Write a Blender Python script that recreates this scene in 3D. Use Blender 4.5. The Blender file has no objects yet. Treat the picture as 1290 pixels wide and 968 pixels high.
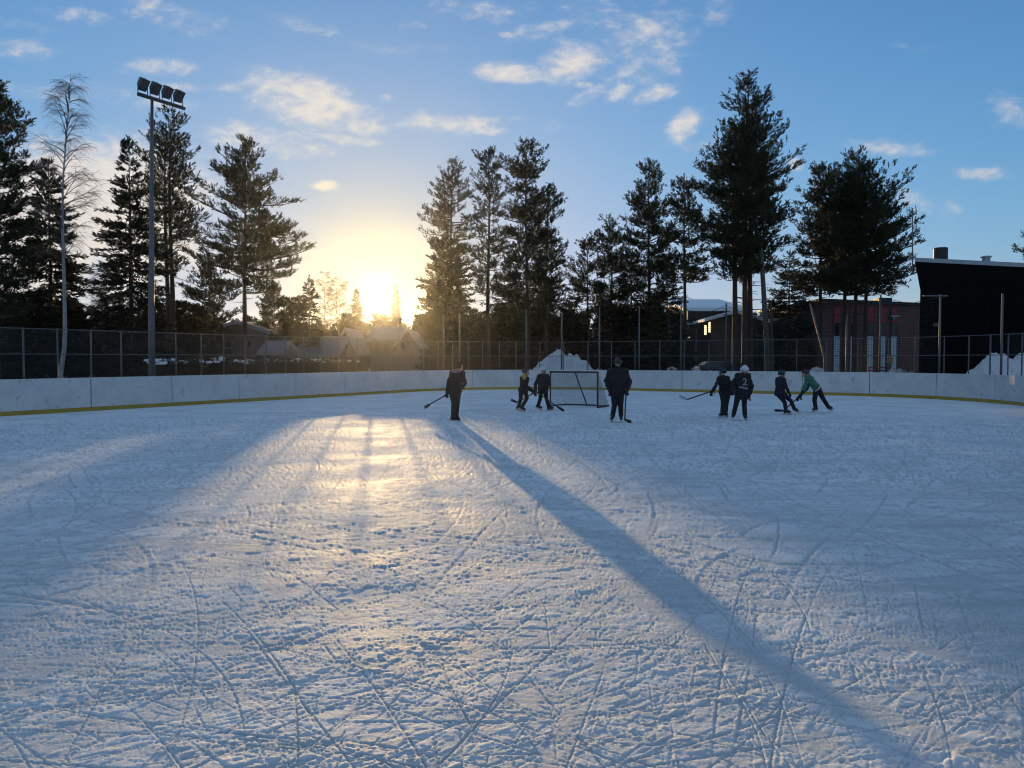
import bpy, math, random
import numpy as np
from mathutils import Vector, Matrix, Quaternion
from mathutils.bvhtree import BVHTree

SC = bpy.context.scene
COL = SC.collection
R = math.radians
F, CX, CY = 960.0, 645.0, 484.0
PIT = math.atan(32.0 / 960.0)
CH = 1.7

def ray(px, py):
    u = (px - CX) / F; v = (CY - py) / F
    return (u, math.cos(PIT) + v * math.sin(PIT), v * math.cos(PIT) - math.sin(PIT))

def P(px, py, D):
    r = ray(px, py); k = D / r[1]
    return Vector((r[0] * k, D, CH + r[2] * k))

def G(px, D, z=0.0):
    """point at depth D under picture column px"""
    return Vector(((px - CX) / F * D, D, z))

SUN = Vector(ray(476, 371)).normalized()
SUN_EL = math.asin(SUN.z); SUN_AZ = math.atan2(SUN.x, SUN.y)

# ------------------------------------------------------------------ materials
def newmat(name):
    m = bpy.data.materials.new(name); m.use_nodes = True
    nt = m.node_tree
    return m, nt, nt.nodes['Principled BSDF']

def mat(name, col, rough=0.6, metal=0.0, spec=0.5, var=0.15, scale=8.0, bump=0.0, bscale=30.0):
    m, nt, b = newmat(name)
    tc = nt.nodes.new('ShaderNodeTexCoord')
    n = nt.nodes.new('ShaderNodeTexNoise'); n.inputs['Scale'].default_value = scale; n.inputs['Detail'].default_value = 4
    nt.links.new(tc.outputs['Object'], n.inputs['Vector'])
    mx = nt.nodes.new('ShaderNodeMix'); mx.data_type = 'RGBA'
    mx.inputs[6].default_value = tuple(c * (1 - var) for c in col) + (1,)
    mx.inputs[7].default_value = tuple(min(1, c * (1 + var)) for c in col) + (1,)
    nt.links.new(n.outputs['Fac'], mx.inputs[0]); nt.links.new(mx.outputs[2], b.inputs['Base Color'])
    b.inputs['Roughness'].default_value = rough; b.inputs['Metallic'].default_value = metal
    b.inputs['Specular IOR Level'].default_value = spec
    if bump:
        n2 = nt.nodes.new('ShaderNodeTexNoise'); n2.inputs['Scale'].default_value = bscale; n2.inputs['Detail'].default_value = 5
        nt.links.new(tc.outputs['Object'], n2.inputs['Vector'])
        bp = nt.nodes.new('ShaderNodeBump'); bp.inputs['Distance'].default_value = bump
        nt.links.new(n2.outputs['Fac'], bp.inputs['Height']); nt.links.new(bp.outputs['Normal'], b.inputs['Normal'])
    return m

def foliage_mat(name, col, var=0.35):
    m = mat(name, col, 0.7, var=var, scale=0.9, spec=0.25)
    nt = m.node_tree; b = nt.nodes['Principled BSDF']; out = nt.nodes['Material Output']
    tr = nt.nodes.new('ShaderNodeBsdfTranslucent'); tr.inputs['Color'].default_value = (col[0] * 1.4, col[1] * 1.2, col[2] * 0.7, 1)
    ms = nt.nodes.new('ShaderNodeMixShader'); ms.inputs[0].default_value = 0.14
    nt.links.new(b.outputs[0], ms.inputs[1]); nt.links.new(tr.outputs[0], ms.inputs[2]); nt.links.new(ms.outputs[0], out.inputs['Surface'])
    return m

M = {}
M['pine'] = foliage_mat('pine_needles', (0.024, 0.029, 0.011))
M['spruce'] = foliage_mat('spruce_needles', (0.015, 0.017, 0.009))
M['bark'] = mat('pine_bark', (0.05, 0.03, 0.022), 0.9, var=0.4, scale=6, bump=0.02, bscale=12)
M['birch'] = mat('birch_bark', (0.24, 0.22, 0.21), 0.8, var=0.5, scale=5)
M['twig'] = mat('bare_twigs', (0.09, 0.06, 0.05), 0.9)
M['hedge'] = foliage_mat('hedge_leaves', (0.03, 0.03, 0.018))
M['galv'] = mat('galvanised_steel', (0.12, 0.12, 0.125), 0.55, 0.5, var=0.2)
M['galvdark'] = mat('weathered_steel', (0.12, 0.125, 0.13), 0.6, 0.5, var=0.25)
M['wire'] = mat('fence_wire', (0.1, 0.105, 0.11), 0.55, 0.5)
M['netdark'] = mat('dark_net_cord', (0.012, 0.02, 0.018), 0.9)
M['netwhite'] = mat('grey_net_cord', (0.28, 0.26, 0.25), 0.9)
M['goalframe'] = mat('goal_frame_paint', (0.035, 0.014, 0.014), 0.5)
M['yellow'] = mat('yellow_kick_plastic', (0.36, 0.25, 0.03), 0.5, var=0.2, scale=4)
M['black'] = mat('black_cladding', (0.004, 0.004, 0.0045), 0.9, var=0.3, spec=0.05)
M['fascia'] = mat('grey_fascia_metal', (0.3, 0.32, 0.34), 0.5)
M['chim'] = mat('black_sheet_metal', (0.012, 0.012, 0.013), 0.6)
M['brick'] = None
M['red'] = mat('red_panel', (0.28, 0.012, 0.02), 0.5)
M['palepanel'] = mat('pale_grey_panel', (0.4, 0.47, 0.5), 0.6)
M['glass'] = mat('dark_window_glass', (0.01, 0.012, 0.015), 0.1)
M['wood'] = mat('grey_pole_wood', (0.085, 0.072, 0.06), 0.9, var=0.3)
M['wallbrown'] = mat('brown_timber_wall', (0.09, 0.05, 0.035), 0.8)
M['walldark'] = mat('dark_timber_wall', (0.05, 0.045, 0.045), 0.8)
M['wallwhite'] = mat('pale_timber_wall', (0.1, 0.09, 0.085), 0.8)
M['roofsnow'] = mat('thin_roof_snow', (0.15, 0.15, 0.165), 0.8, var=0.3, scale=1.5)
M['carpaint'] = mat('dark_car_paint', (0.02, 0.025, 0.03), 0.3, spec=0.6)
M['tyre'] = mat('rubber', (0.012, 0.012, 0.012), 0.9)
M['flood'] = mat('floodlight_housing', (0.03, 0.03, 0.035), 0.6)
M['lampglass'] = mat('floodlight_glass', (0.04, 0.04, 0.045), 0.3)
M['sign'] = mat('yellow_sign_paint', (0.5, 0.3, 0.03), 0.6)
M['skin'] = mat('skin', (0.45, 0.26, 0.19), 0.6, var=0.08)
M['blade'] = mat('skate_blade_steel', (0.6, 0.6, 0.62), 0.25, 1.0)
M['stick'] = mat('stick_composite', (0.02, 0.02, 0.022), 0.4)
M['sticktape'] = mat('stick_tape', (0.015, 0.015, 0.016), 0.9)
M['stickpale'] = mat('pale_stick_blade', (0.4, 0.42, 0.45), 0.6)
M['whiteprint'] = mat('white_print', (0.24, 0.22, 0.23), 0.8)
M['cloth_black'] = mat('black_fabric', (0.012, 0.012, 0.014), 0.9, bump=0.01, bscale=18)
M['cloth_brown'] = mat('brown_fabric', (0.035, 0.026, 0.024), 0.9, bump=0.01, bscale=18)
M['cloth_charcoal'] = mat('charcoal_fabric', (0.028, 0.026, 0.03), 0.9, bump=0.012, bscale=16)
M['cloth_green'] = mat('green_sweater', (0.045, 0.14, 0.1), 0.9, bump=0.01, bscale=18)
M['cloth_navy'] = mat('navy_fabric', (0.012, 0.014, 0.024), 0.9, bump=0.01, bscale=18)
M['cloth_grey'] = mat('grey_hood_fabric', (0.16, 0.14, 0.13), 0.9)
M['cloth_yellow'] = mat('yellow_collar', (0.4, 0.27, 0.05), 0.9)
M['cloth_olive'] = mat('olive_trousers', (0.02, 0.02, 0.015), 0.9, bump=0.01, bscale=18)
M['white_cloth'] = mat('white_hem', (0.6, 0.6, 0.58), 0.9)
M['helmet_white'] = mat('white_helmet', (0.55, 0.57, 0.6), 0.35)
M['helmet_black'] = mat('black_helmet', (0.012, 0.012, 0.014), 0.4)
M['helmet_green'] = mat('dark_green_helmet', (0.012, 0.035, 0.02), 0.4)
M['boot'] = mat('skate_boot', (0.012, 0.012, 0.013), 0.5)

def snow_mat(name, scale=4.0, bump=0.03, col=(0.8, 0.82, 0.85)):
    return mat(name, col, 0.75, var=0.04, scale=scale, bump=bump, bscale=scale * 3, spec=0.3)
M['snow'] = snow_mat('snow')
M['dirtysnow'] = mat('plowed_snow', (0.55, 0.56, 0.58), 0.8, var=0.14, scale=2.0, bump=0.05, bscale=9, spec=0.2)

def brick_mat():
    m, nt, b = newmat('red_brick')
    tc = nt.nodes.new('ShaderNodeTexCoord')
    mp = nt.nodes.new('ShaderNodeMapping'); mp.inputs['Rotation'].default_value = (R(90), 0, 0)
    br = nt.nodes.new('ShaderNodeTexBrick'); br.inputs['Scale'].default_value = 4.0
    br.inputs['Color1'].default_value = (0.15, 0.062, 0.048, 1); br.inputs['Color2'].default_value = (0.1, 0.043, 0.037, 1)
    br.inputs['Mortar'].default_value = (0.13, 0.095, 0.088, 1)
    nt.links.new(tc.outputs['Object'], mp.inputs[0]); nt.links.new(mp.outputs[0], br.inputs['Vector'])
    nt.links.new(br.outputs['Color'], b.inputs['Base Color']); b.inputs['Roughness'].default_value = 0.9
    return m
M['brick'] = brick_mat()

def lit_mat():
    m, nt, b = newmat('lit_window')
    b.inputs['Base Color'].default_value = (0.3, 0.28, 0.2, 1)
    b.inputs['Emission Color'].default_value = (1.0, 0.86, 0.5, 1); b.inputs['Emission Strength'].default_value = 1.0
    return m
M['lit'] = lit_mat()

def board_mat():
    m, nt, b = newmat('white_board_plastic')
    tc = nt.nodes.new('ShaderNodeTexCoord')
    n = nt.nodes.new('ShaderNodeTexNoise'); n.inputs['Scale'].default_value = 1.6; n.inputs['Detail'].default_value = 8; n.inputs['Roughness'].default_value = 0.7
    r = nt.nodes.new('ShaderNodeValToRGB'); e = r.color_ramp.elements
    e[0].position = 0.32; e[0].color = (0.50, 0.50, 0.5, 1); e[1].position = 0.6; e[1].color = (0.63, 0.63, 0.63, 1)
    v = nt.nodes.new('ShaderNodeTexNoise'); v.inputs['Scale'].default_value = 3.2; v.inputs['Detail'].default_value = 3
    r2 = nt.nodes.new('ShaderNodeValToRGB'); f = r2.color_ramp.elements
    f[0].position = 0.62; f[0].color = (1, 1, 1, 1); f[1].position = 0.70; f[1].color = (0.74, 0.72, 0.67, 1)
    mx = nt.nodes.new('ShaderNodeMix'); mx.data_type = 'RGBA'; mx.blend_type = 'MULTIPLY'; mx.inputs[0].default_value = 1
    for t in (n, v): nt.links.new(tc.outputs['Object'], t.inputs['Vector'])
    nt.links.new(n.outputs['Fac'], r.inputs[0]); nt.links.new(v.outputs['Fac'], r2.inputs[0])
    nt.links.new(r.outputs[0], mx.inputs[6]); nt.links.new(r2.outputs[0], mx.inputs[7])
    nt.links.new(mx.outputs[2], b.inputs['Base Color'])
    b.inputs['Roughness'].default_value = 0.3
    return m
M['board'] = board_mat()

# ------------------------------------------------------------------ mesh helpers
ORIGIN = {}

class MB:
    def __init__(self): self.v = []; self.f = []; self.n = 0
    def add(self, v, f):
        o = self.n
        self.v.extend(tuple(p) for p in v); self.n += len(v)
        self.f.extend(tuple(i + o for i in q) for q in f)
    def box(self, c, s, rot=None):
        sx, sy, sz = s[0] / 2, s[1] / 2, s[2] / 2
        vs = [Vector((x, y, z)) for x in (-sx, sx) for y in (-sy, sy) for z in (-sz, sz)]
        if rot is not None: vs = [rot @ p for p in vs]
        c = Vector(c)
        self.add([p + c for p in vs], [(0, 1, 3, 2), (4, 6, 7, 5), (0, 4, 5, 1), (2, 3, 7, 6), (0, 2, 6, 4), (1, 5, 7, 3)])
    def hexa(self, pts):
        """8 points: bottom 4 (ccw), top 4"""
        self.add(pts, [(3, 2, 1, 0), (4, 5, 6, 7), (0, 1, 5, 4), (1, 2, 6, 5), (2, 3, 7, 6), (3, 0, 4, 7)])
    def tube(self, pts, radii, n=8, cap=True):
        pts = [Vector(p) for p in pts]
        if not hasattr(radii, '__len__'): radii = [radii] * len(pts)
        vs = []; up = None
        for i, p in enumerate(pts):
            d = (pts[min(i + 1, len(pts) - 1)] - pts[max(i - 1, 0)])
            d = d.normalized() if d.length > 1e-9 else Vector((0, 0, 1))
            if up is None:
                up = Vector((1, 0, 0)) if abs(d.x) < 0.8 else Vector((0, 1, 0))
            a = (up - d * up.dot(d)).normalized(); b = d.cross(a); up = a
            for k in range(n):
                t = 2 * math.pi * k / n
                vs.append(p + (a * math.cos(t) + b * math.sin(t)) * radii[i])
        fs = []
        for i in range(len(pts) - 1):
            for k in range(n):
                fs.append((i * n + k, i * n + (k + 1) % n, (i + 1) * n + (k + 1) % n, (i + 1) * n + k))
        if cap:
            fs.append(tuple(range(n - 1, -1, -1))); fs.append(tuple((len(pts) - 1) * n + k for k in range(n)))
        self.add(vs, fs)
    def rod(self, a, b, r, n=8): self.tube([a, b], r, n)
    def capsule(self, a, b, ra, rb, n=12):
        a = Vector(a); b = Vector(b); d = b - a; L = d.length
        d = d / L if L > 1e-6 else Vector((0, 0, 1))
        pts = []; rad = []
        for k in range(5):
            t = math.pi / 2 * k / 5
            pts.append(a - d * ra * math.cos(t)); rad.append(max(ra * math.sin(t), 0.002))
        pts.append(a); rad.append(ra); pts.append(b if L > 1e-6 else a + d * 1e-4); rad.append(rb)
        for k in range(4, -1, -1):
            t = math.pi / 2 * k / 5
            pts.append(b + d * rb * math.cos(t)); rad.append(max(rb * math.sin(t), 0.002))
        self.tube(pts, rad, n)
    def ell(self, c, r, rot=None, nu=14, nv=10, zmin=None):
        c = Vector(c); vs = []; fs = []
        for i in range(nv + 1):
            t = -math.pi / 2 + math.pi * i / nv
            for k in range(nu):
                s = 2 * math.pi * k / nu
                ct = max(math.cos(t), 0.01)
                p = Vector((r[0] * ct * math.cos(s), r[1] * ct * math.sin(s), r[2] * math.sin(t)))
                if rot is not None: p = rot @ p
                vs.append(c + p)
        for i in range(nv):
            for k in range(nu):
                fs.append((i * nu + k, i * nu + (k + 1) % nu, (i + 1) * nu + (k + 1) % nu, (i + 1) * nu + k))
        fs.append(tuple(range(nu - 1, -1, -1))); fs.append(tuple(nv * nu + k for k in range(nu)))
        self.add(vs, fs)
    def build(self, name, m, parent=None, origin=None, smooth=False):
        o = origin if origin is not None else (ORIGIN.get(root_of(parent).name, Vector()) if parent else Vector())
        o = Vector(o)
        me = bpy.data.meshes.new(name)
        me.from_pydata([(p[0] - o.x, p[1] - o.y, p[2] - o.z) for p in self.v], [], self.f)
        if smooth: me.shade_smooth()
        return link(name, me, m, parent, o)

def root_of(o):
    while o.parent: o = o.parent
    return o

def link(name, me, m, parent, o):
    if m is not None: me.materials.append(m)
    ob = bpy.data.objects.new(name, me); COL.objects.link(ob)
    if parent: ob.parent = parent
    else: ob.location = o; ORIGIN[ob.name] = Vector(o)
    return ob

def arr_mesh(name, v, quads, m, parent=None, origin=Vector(), smooth=False):
    """fast path: v Nx3, quads Mx4 (or Mx3)"""
    me = bpy.data.meshes.new(name)
    o = np.array(origin)
    v = np.asarray(v, dtype=np.float32) - o.astype(np.float32)
    k = quads.shape[1]
    me.vertices.add(len(v)); me.vertices.foreach_set('co', v.ravel())
    me.loops.add(quads.size); me.loops.foreach_set('vertex_index', quads.astype(np.int32).ravel())
    me.polygons.add(len(quads)); me.polygons.foreach_set('loop_start', np.arange(0, quads.size, k, dtype=np.int32))
    me.polygons.foreach_set('use_smooth', np.full(len(quads), smooth))
    me.update(calc_edges=True)
    return link(name, me, m, parent, Vector(origin))

def empty(name, loc):
    o = bpy.data.objects.new(name, None); COL.objects.link(o); o.location = loc; o.empty_display_size = 0.3
    ORIGIN[o.name] = Vector(loc)
    return o

def tag(o, label=None, cat=None, group=None, kind=None):
    if label: o['label'] = label
    if cat: o['category'] = cat
    if group: o['group'] = group
    if kind: o['kind'] = kind
    return o

def thing(name, loc, label, cat, group=None):
    return tag(empty(name, loc), label, cat, group)

# ------------------------------------------------------------------ value noise (numpy)
def vnoise(x, y, cell, seed):
    rs = np.random.RandomState(seed); T = rs.rand(256, 256).astype(np.float32)
    a = x / cell; b = y / cell
    i = np.floor(a).astype(np.int64); j = np.floor(b).astype(np.int64)
    fx = (a - i).astype(np.float32); fy = (b - j).astype(np.float32)
    fx = fx * fx * (3 - 2 * fx); fy = fy * fy * (3 - 2 * fy)
    i0 = i & 255; j0 = j & 255; i1 = (i + 1) & 255; j1 = (j + 1) & 255
    return (T[i0, j0] * (1 - fx) + T[i1, j0] * fx) * (1 - fy) + (T[i0, j1] * (1 - fx) + T[i1, j1] * fx) * fy - 0.5

def sstep(a, b, x):
    t = np.clip((x - a) / (b - a), 0, 1); return t * t * (3 - 2 * t)

# ------------------------------------------------------------------ rink outline
RO = Vector((-15.0, 22.4)); RN = Vector((0.857, -0.515)); RD = Vector((0.515, 0.857))
RN.normalize(); RD.normalize()
RW, RR, RV = 26.5, 7.8, 26.4
VL, VR = -12.0, -17.0
def uv2w(u, v): return RO + RN * u + RD * v
S1 = (RV - RR) - VL; SA = math.pi / 2 * RR; S2 = RW - 2 * RR; S3 = (RV - RR) - VR
STOT = S1 + SA + S2 + SA + S3
def path(s, off=0.0):
    """point (2D) and outward normal on the rink outline, pushed out by off"""
    if s < S1: p = (0.0, VL + s); n = (-1.0, 0.0)
    elif s < S1 + SA:
        t = (s - S1) / RR; p = (RR - RR * math.cos(t), RV - RR + RR * math.sin(t)); n = (-math.cos(t), math.sin(t))
    elif s < S1 + SA + S2: p = (RR + s - S1 - SA, RV); n = (0.0, 1.0)
    elif s < S1 + 2 * SA + S2:
        t = (s - S1 - SA - S2) / RR; p = (RW - RR + RR * math.sin(t), RV - RR + RR * math.cos(t)); n = (math.sin(t), math.cos(t))
    else:
        p = (RW, RV - RR - (s - S1 - 2 * SA - S2)); n = (1.0, 0.0)
    w = uv2w(p[0] + n[0] * off, p[1] + n[1] * off)
    return w, (RN * n[0] + RD * n[1])
def s_at_px(px, off=0.0):
    best = None; pre = None
    for k in range(2400):
        s = STOT * k / 2400; w, _ = path(s, off)
        if w.y < 5: pre = None; continue
        x = CX + F * w.x / w.y
        if pre is not None and pre[1] <= px <= x: return pre[0] + (s - pre[0]) * (px - pre[1]) / max(x - pre[1], 1e-6)
        pre = (s, x)
    return None

# ------------------------------------------------------------------ ICE
def build_ice():
    rng = np.random.RandomState(4)
    th_dense = np.linspace(R(-52), R(52), 1500)
    th_rest = np.linspace(R(52), R(308), 90)[1:-1]
    th = np.concatenate([th_dense, th_rest])
    # distance from the camera to the outline in every direction
    poly = [path(STOT * k / 700, 0.02)[0] for k in range(701)]
    poly.append(uv2w(RW, -25)); poly.append(uv2w(0, -25)); poly.append(poly[0])
    A = np.array([(p.x, p.y) for p in poly]); B = A[1:]; A = A[:-1]
    dx, dy = np.sin(th), np.cos(th)
    E = B - A
    den = dx[:, None] * E[None, :, 1] - dy[:, None] * E[None, :, 0]
    den = np.where(np.abs(den) < 1e-12, 1e-12, den)
    t = (A[None, :, 0] * E[None, :, 1] - A[None, :, 1] * E[None, :, 0]) / den
    q = (A[None, :, 0] * dy[:, None] - A[None, :, 1] * dx[:, None]) / den
    t = np.where((q >= -1e-3) & (q <= 1 + 1e-3) & (t > 0.1), t, 1e9)
    rmax = t.min(axis=1)
    rmax = np.minimum(rmax, np.maximum(np.roll(rmax, 7), np.roll(rmax, -7)) + .02)
    rows_near = np.array([0.02, 0.6, 1.2])
    NR = 620
    k = np.linspace(0, 1, NR)
    r0 = 1.75
    inv = (1 / r0) * (1 - k[None, :]) + (1 / np.maximum(rmax, 1.9))[:, None] * k[None, :]
    rr = np.concatenate([np.repeat(rows_near[None, :], len(th), 0), 1 / inv], axis=1)
    rr = np.minimum(rr, rmax[:, None])
    X = rr * dx[:, None]; Y = rr * dy[:, None]
    H = np.zeros_like(X)
    dist = rr
    def fade(cell):     # leave out wavelengths the mesh is too coarse for
        sp = dist * dist / 1290.0 + 0.004
        return 1 - sstep(0.25, 0.6, sp / cell)
    H += 0.008 * vnoise(X, Y, 2.3, 1) * fade(2.3)
    H += 0.005 * vnoise(X + 3, Y, 0.8, 2) * fade(0.8)
    c, s_ = math.cos(R(34)), math.sin(R(34))
    XA = X * c + Y * s_; YA = -X * s_ + Y * c
    crust = sstep(-0.10, 0.06, vnoise(XA * 0.42, YA, 0.30, 3) + 0.6 * vnoise(XA * .5, YA, 0.10, 4) + 0.45 * vnoise(XA * .6, YA, 0.035, 44) + 0.35 * vnoise(X, Y, 1.5, 33))
    rough = 0.35 + 0.65 * crust
    H += 0.0026 * crust * fade(0.15)
    H += 0.0038 * rough * vnoise(XA * 0.55, YA, 0.06, 5) * fade(0.06)
    H += 0.0078 * rough * vnoise(XA * .8, YA, 0.026, 6) * fade(0.03)
    H += 0.0056 * rough * vnoise(XA * 0.5, YA, 0.018, 8) * fade(0.018)
    H += 0.0022 * vnoise(X, Y, 0.011, 7) * fade(0.011)
    # coarse waves for the middle distance, where the fine grain no longer resolves
    far_ = sstep(5.0, 9.0, dist) * (1 - .75 * sstep(9, 15, dist))
    H += far_ * (0.012 * vnoise(XA * .5, YA, 0.2, 14) * fade(0.17) + 0.005 * vnoise(XA * .45, YA, 0.45, 15) * fade(0.45))
    # broken flakes of snow
    fl = vnoise(XA * 0.5, YA, 0.36, 11) + 0.6 * vnoise(XA * 0.6, YA, 0.12, 12) + 0.4 * vnoise(XA * .7, YA, 0.045, 13)
    H += 0.0045 * sstep(0.36, 0.42, fl) * (1 + .8 * vnoise(X, Y, .03, 19)) * fade(0.2)
    # skate tracks: two rasters of grooves with raised burrs
    def tracks(x0, x1, y0, y1, cell, n, Lr, width, depth, seed, dirs=(15, 38)):
        rg = np.random.RandomState(seed)
        nx = int((x1 - x0) / cell); ny = int((y1 - y0) / cell)
        gr = np.zeros((nx, ny), np.float32); bu = np.zeros((nx, ny), np.float32)
        for _ in range(n):
            L = rg.uniform(*Lr) * (2.2 if rg.rand() < 0.12 else 1)
            m = int(L / cell * 1.5) + 4
            tt = np.linspace(0, L, m)
            a0 = rg.normal(R(dirs[0]), R(dirs[1])) if rg.rand() < 0.7 else rg.uniform(0, math.pi)
            curv = rg.normal(0, 0.28 if rg.rand() < .25 else 0.09)
            a = a0 + curv * tt
            x = rg.uniform(x0, x1) + np.cumsum(np.cos(a)) * (L / m); y = rg.uniform(y0, y1) + np.cumsum(np.sin(a)) * (L / m)
            w = width * rg.uniform(0.5, 1.4); dp = depth * rg.uniform(0.35, 1.0)
            env = np.minimum(1, np.minimum(tt, L - tt) / (0.2 * L))
            side = 1 if rg.rand() < 0.5 else -1
            hw = int(math.ceil(3.2 * w / cell))
            rough = 0.4 + rg.rand(m)
            for k in range(-hw, hw + 1):
                o = k * cell; g = math.exp(-(o / w) ** 2)
                b1 = math.exp(-((o - side * 1.9 * w) / (0.8 * w)) ** 2)
                ii = ((x - np.sin(a) * o - x0) / cell).astype(int); jj = ((y + np.cos(a) * o - y0) / cell).astype(int)
                ok = (ii >= 0) & (ii < nx) & (jj >= 0) & (jj < ny)
                np.minimum.at(gr, (ii[ok], jj[ok]), (-dp * g * env)[ok])
                np.maximum.at(bu, (ii[ok], jj[ok]), (dp * 0.6 * b1 * env * rough)[ok])
        return gr + bu
    def sample(T, x0, y0, cell, ramp):
        nx, ny = T.shape
        a = (X - x0) / cell - 0.5; b = (Y - y0) / cell - 0.5
        i = np.floor(a).astype(int); j = np.floor(b).astype(int)
        ok = (i >= 0) & (i < nx - 1) & (j >= 0) & (j < ny - 1)
        i = np.clip(i, 0, nx - 2); j = np.clip(j, 0, ny - 2)
        fx = (a - i).astype(np.float32); fy = (b - j).astype(np.float32)
        h = (T[i, j] * (1 - fx) + T[i + 1, j] * fx) * (1 - fy) + (T[i, j + 1] * (1 - fx) + T[i + 1, j + 1] * fx) * fy
        return np.where(ok, h, 0) * ramp
    T1 = tracks(-6, 6.5, 1.6, 9.5, 0.007, 1500, (0.35, 3.2), 0.0046, 0.0066, 21)
    T3 = tracks(-5, 5.5, 1.6, 7.5, 0.007, 10000, (0.05, 0.36), 0.0046, 0.0052, 25, (35, 30))
    h3 = sample(T3, -5, 1.6, 0.007, 1 - sstep(4.5, 7.3, dist)); H += h3
    T1 += tracks(-6, 6.5, 1.6, 9.5, 0.007, 330, (1.5, 6.0), 0.0038, 0.0058, 27, (25, 50))
    h1 = sample(T1, -6, 1.6, 0.007, 1 - sstep(5.5, 9.0, dist)); H += h1
    T2 = tracks(-14, 15, 4, 30, 0.02, 4600, (0.5, 5.5), 0.016, 0.0105, 22, (20, 55))
    h2 = sample(T2, -14, 4, 0.02, sstep(4.0, 7.5, dist) * (1 - sstep(20, 30, dist))); H += h2
    groove = np.clip(-h1 / 0.004, 0, 1) + np.clip(-h3 / 0.006, 0, 1) * .6 + np.clip(-h2 / 0.006, 0, 1)
    # wide swept bands where a blade has scraped the snow off
    band = np.zeros_like(H)
    for (bx, by, ang, wd, ln) in ((1.4, 4.2, 118, .10, 3.2), (2.25, 4.6, 128, .09, 2.5), (-1.1, 5.0, 140, .12, 2.6), (0.4, 3.9, 70, .07, 2.2), (2.9, 5.6, 20, .12, 2.2),
                                 (-2.4, 4.3, 10, .09, 1.8), (1.1, 6.8, 75, .12, 2.8), (-0.3, 7.8, 150, .15, 4), (3.9, 6.9, 130, .15, 3.6), (-3.4, 7.0, 165, .14, 3), (1.35, 3.1, 60, .22, 0.7)):
        ca, sa = math.cos(R(ang)), math.sin(R(ang))
        a = (X - bx) * ca + (Y - by) * sa; b = -(X - bx) * sa + (Y - by) * ca + 0.06 * a * a
        band = np.maximum(band, (1 - sstep(wd * 0.7, wd, np.abs(b))) * (1 - sstep(ln * 0.42, ln * 0.5, np.abs(a))))
    band = band * sstep(-.3, .02, vnoise(X, Y, .22, 71) + .5 * vnoise(X, Y, .07, 72))
    H = H * (1 - 0.6 * band) - 0.001 * band
    edge = sstep(0, 1.2, rmax[:, None] - rr)
    H *= 0.15 + 0.85 * edge
    nt_, nr_ = X.shape
    V = np.stack([X, Y, H], -1).reshape(-1, 3)
    idx = np.arange(nt_ * nr_).reshape(nt_, nr_)
    nx_ = np.roll(idx, -1, axis=0)
    Q = np.stack([idx[:, :-1], idx[:, 1:], nx_[:, 1:], nx_[:, :-1]], -1).reshape(-1, 4)
    Q = Q[:, ::-1]
    # material
    m, nt, b = newmat('skated_ice')
    tc = nt.nodes.new('ShaderNodeTexCoord')
    def noise(scale, det=4, rough=0.6, vec=None):
        n = nt.nodes.new('ShaderNodeTexNoise'); n.inputs['Scale'].default_value = scale; n.inputs['Detail'].default_value = det; n.inputs['Roughness'].default_value = rough
        nt.links.new(vec or tc.outputs['Object'], n.inputs['Vector']); return n
    def ramp(src, a, ca, bpos, cb):
        r = nt.nodes.new('ShaderNodeValToRGB'); e = r.color_ramp.elements
        e[0].position = a; e[0].color = ca; e[1].position = bpos; e[1].color = cb
        nt.links.new(src, r.inputs[0]); return r
    n1 = noise(0.7, 7, 0.65)
    at = nt.nodes.new('ShaderNodeAttribute'); at.attribute_name = 'bare'
    c1 = ramp(n1.outputs['Fac'], 0.38, (0.66, 0.69, 0.71, 1), 0.58, (0.82, 0.84, 0.86, 1))
    mx = nt.nodes.new('ShaderNodeMix'); mx.data_type = 'RGBA'; mx.inputs[7].default_value = (0.46, 0.50, 0.52, 1)
    prev = c1.outputs[0]
    for ang, sx, sy, sc_, seed in ((14, .3, 2.2, 2.6, 0.0), (52, .16, 2.0, 2.4, 7.3), (-38, .16, 2.0, 2.0, 3.1)):      # criss-crossing scraped streaks
        m_ = nt.nodes.new('ShaderNodeMapping'); m_.inputs['Rotation'].default_value = (0, 0, R(ang)); m_.inputs['Scale'].default_value = (sx, sy, 1); m_.inputs['Location'].default_value = (seed, seed, 0)
        nt.links.new(tc.outputs['Object'], m_.inputs[0])
        n_ = noise(sc_, 5, .72, m_.outputs[0]); r_ = ramp(n_.outputs['Fac'], .36, (.74, .78, .80, 1), .52, (1, 1, 1, 1))
        mm = nt.nodes.new('ShaderNodeMix'); mm.data_type = 'RGBA'; mm.blend_type = 'MULTIPLY'; mm.inputs[0].default_value = .6
        nt.links.new(prev, mm.inputs[6]); nt.links.new(r_.outputs[0], mm.inputs[7]); prev = mm.outputs[2]
    nt.links.new(at.outputs['Fac'], mx.inputs[0]); nt.links.new(prev, mx.inputs[6])
    nt.links.new(mx.outputs[2], b.inputs['Base Color'])
    r1 = ramp(n1.outputs['Fac'], 0.38, (0.62,) * 3 + (1,), 0.6, (0.8,) * 3 + (1,))
    nt.links.new(r1.outputs[0], b.inputs['Roughness'])
    b.inputs['Specular IOR Level'].default_value = 0.06
    b.inputs['Subsurface Weight'].default_value = 0.75; b.inputs['Subsurface Radius'].default_value = (1.0, .95, .85); b.inputs['Subsurface Scale'].default_value = 0.012
    n2 = noise(85, 4, 0.75); n3 = noise(13, 6, 0.75)
    mp = nt.nodes.new('ShaderNodeMapping'); mp.inputs['Rotation'].default_value = (0, 0, R(20)); mp.inputs['Scale'].default_value = (0.35, 1.6, 1)
    nt.links.new(tc.outputs['Object'], mp.inputs[0])
    n4 = noise(5.0, 7, 0.75, mp.outputs[0])
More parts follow.
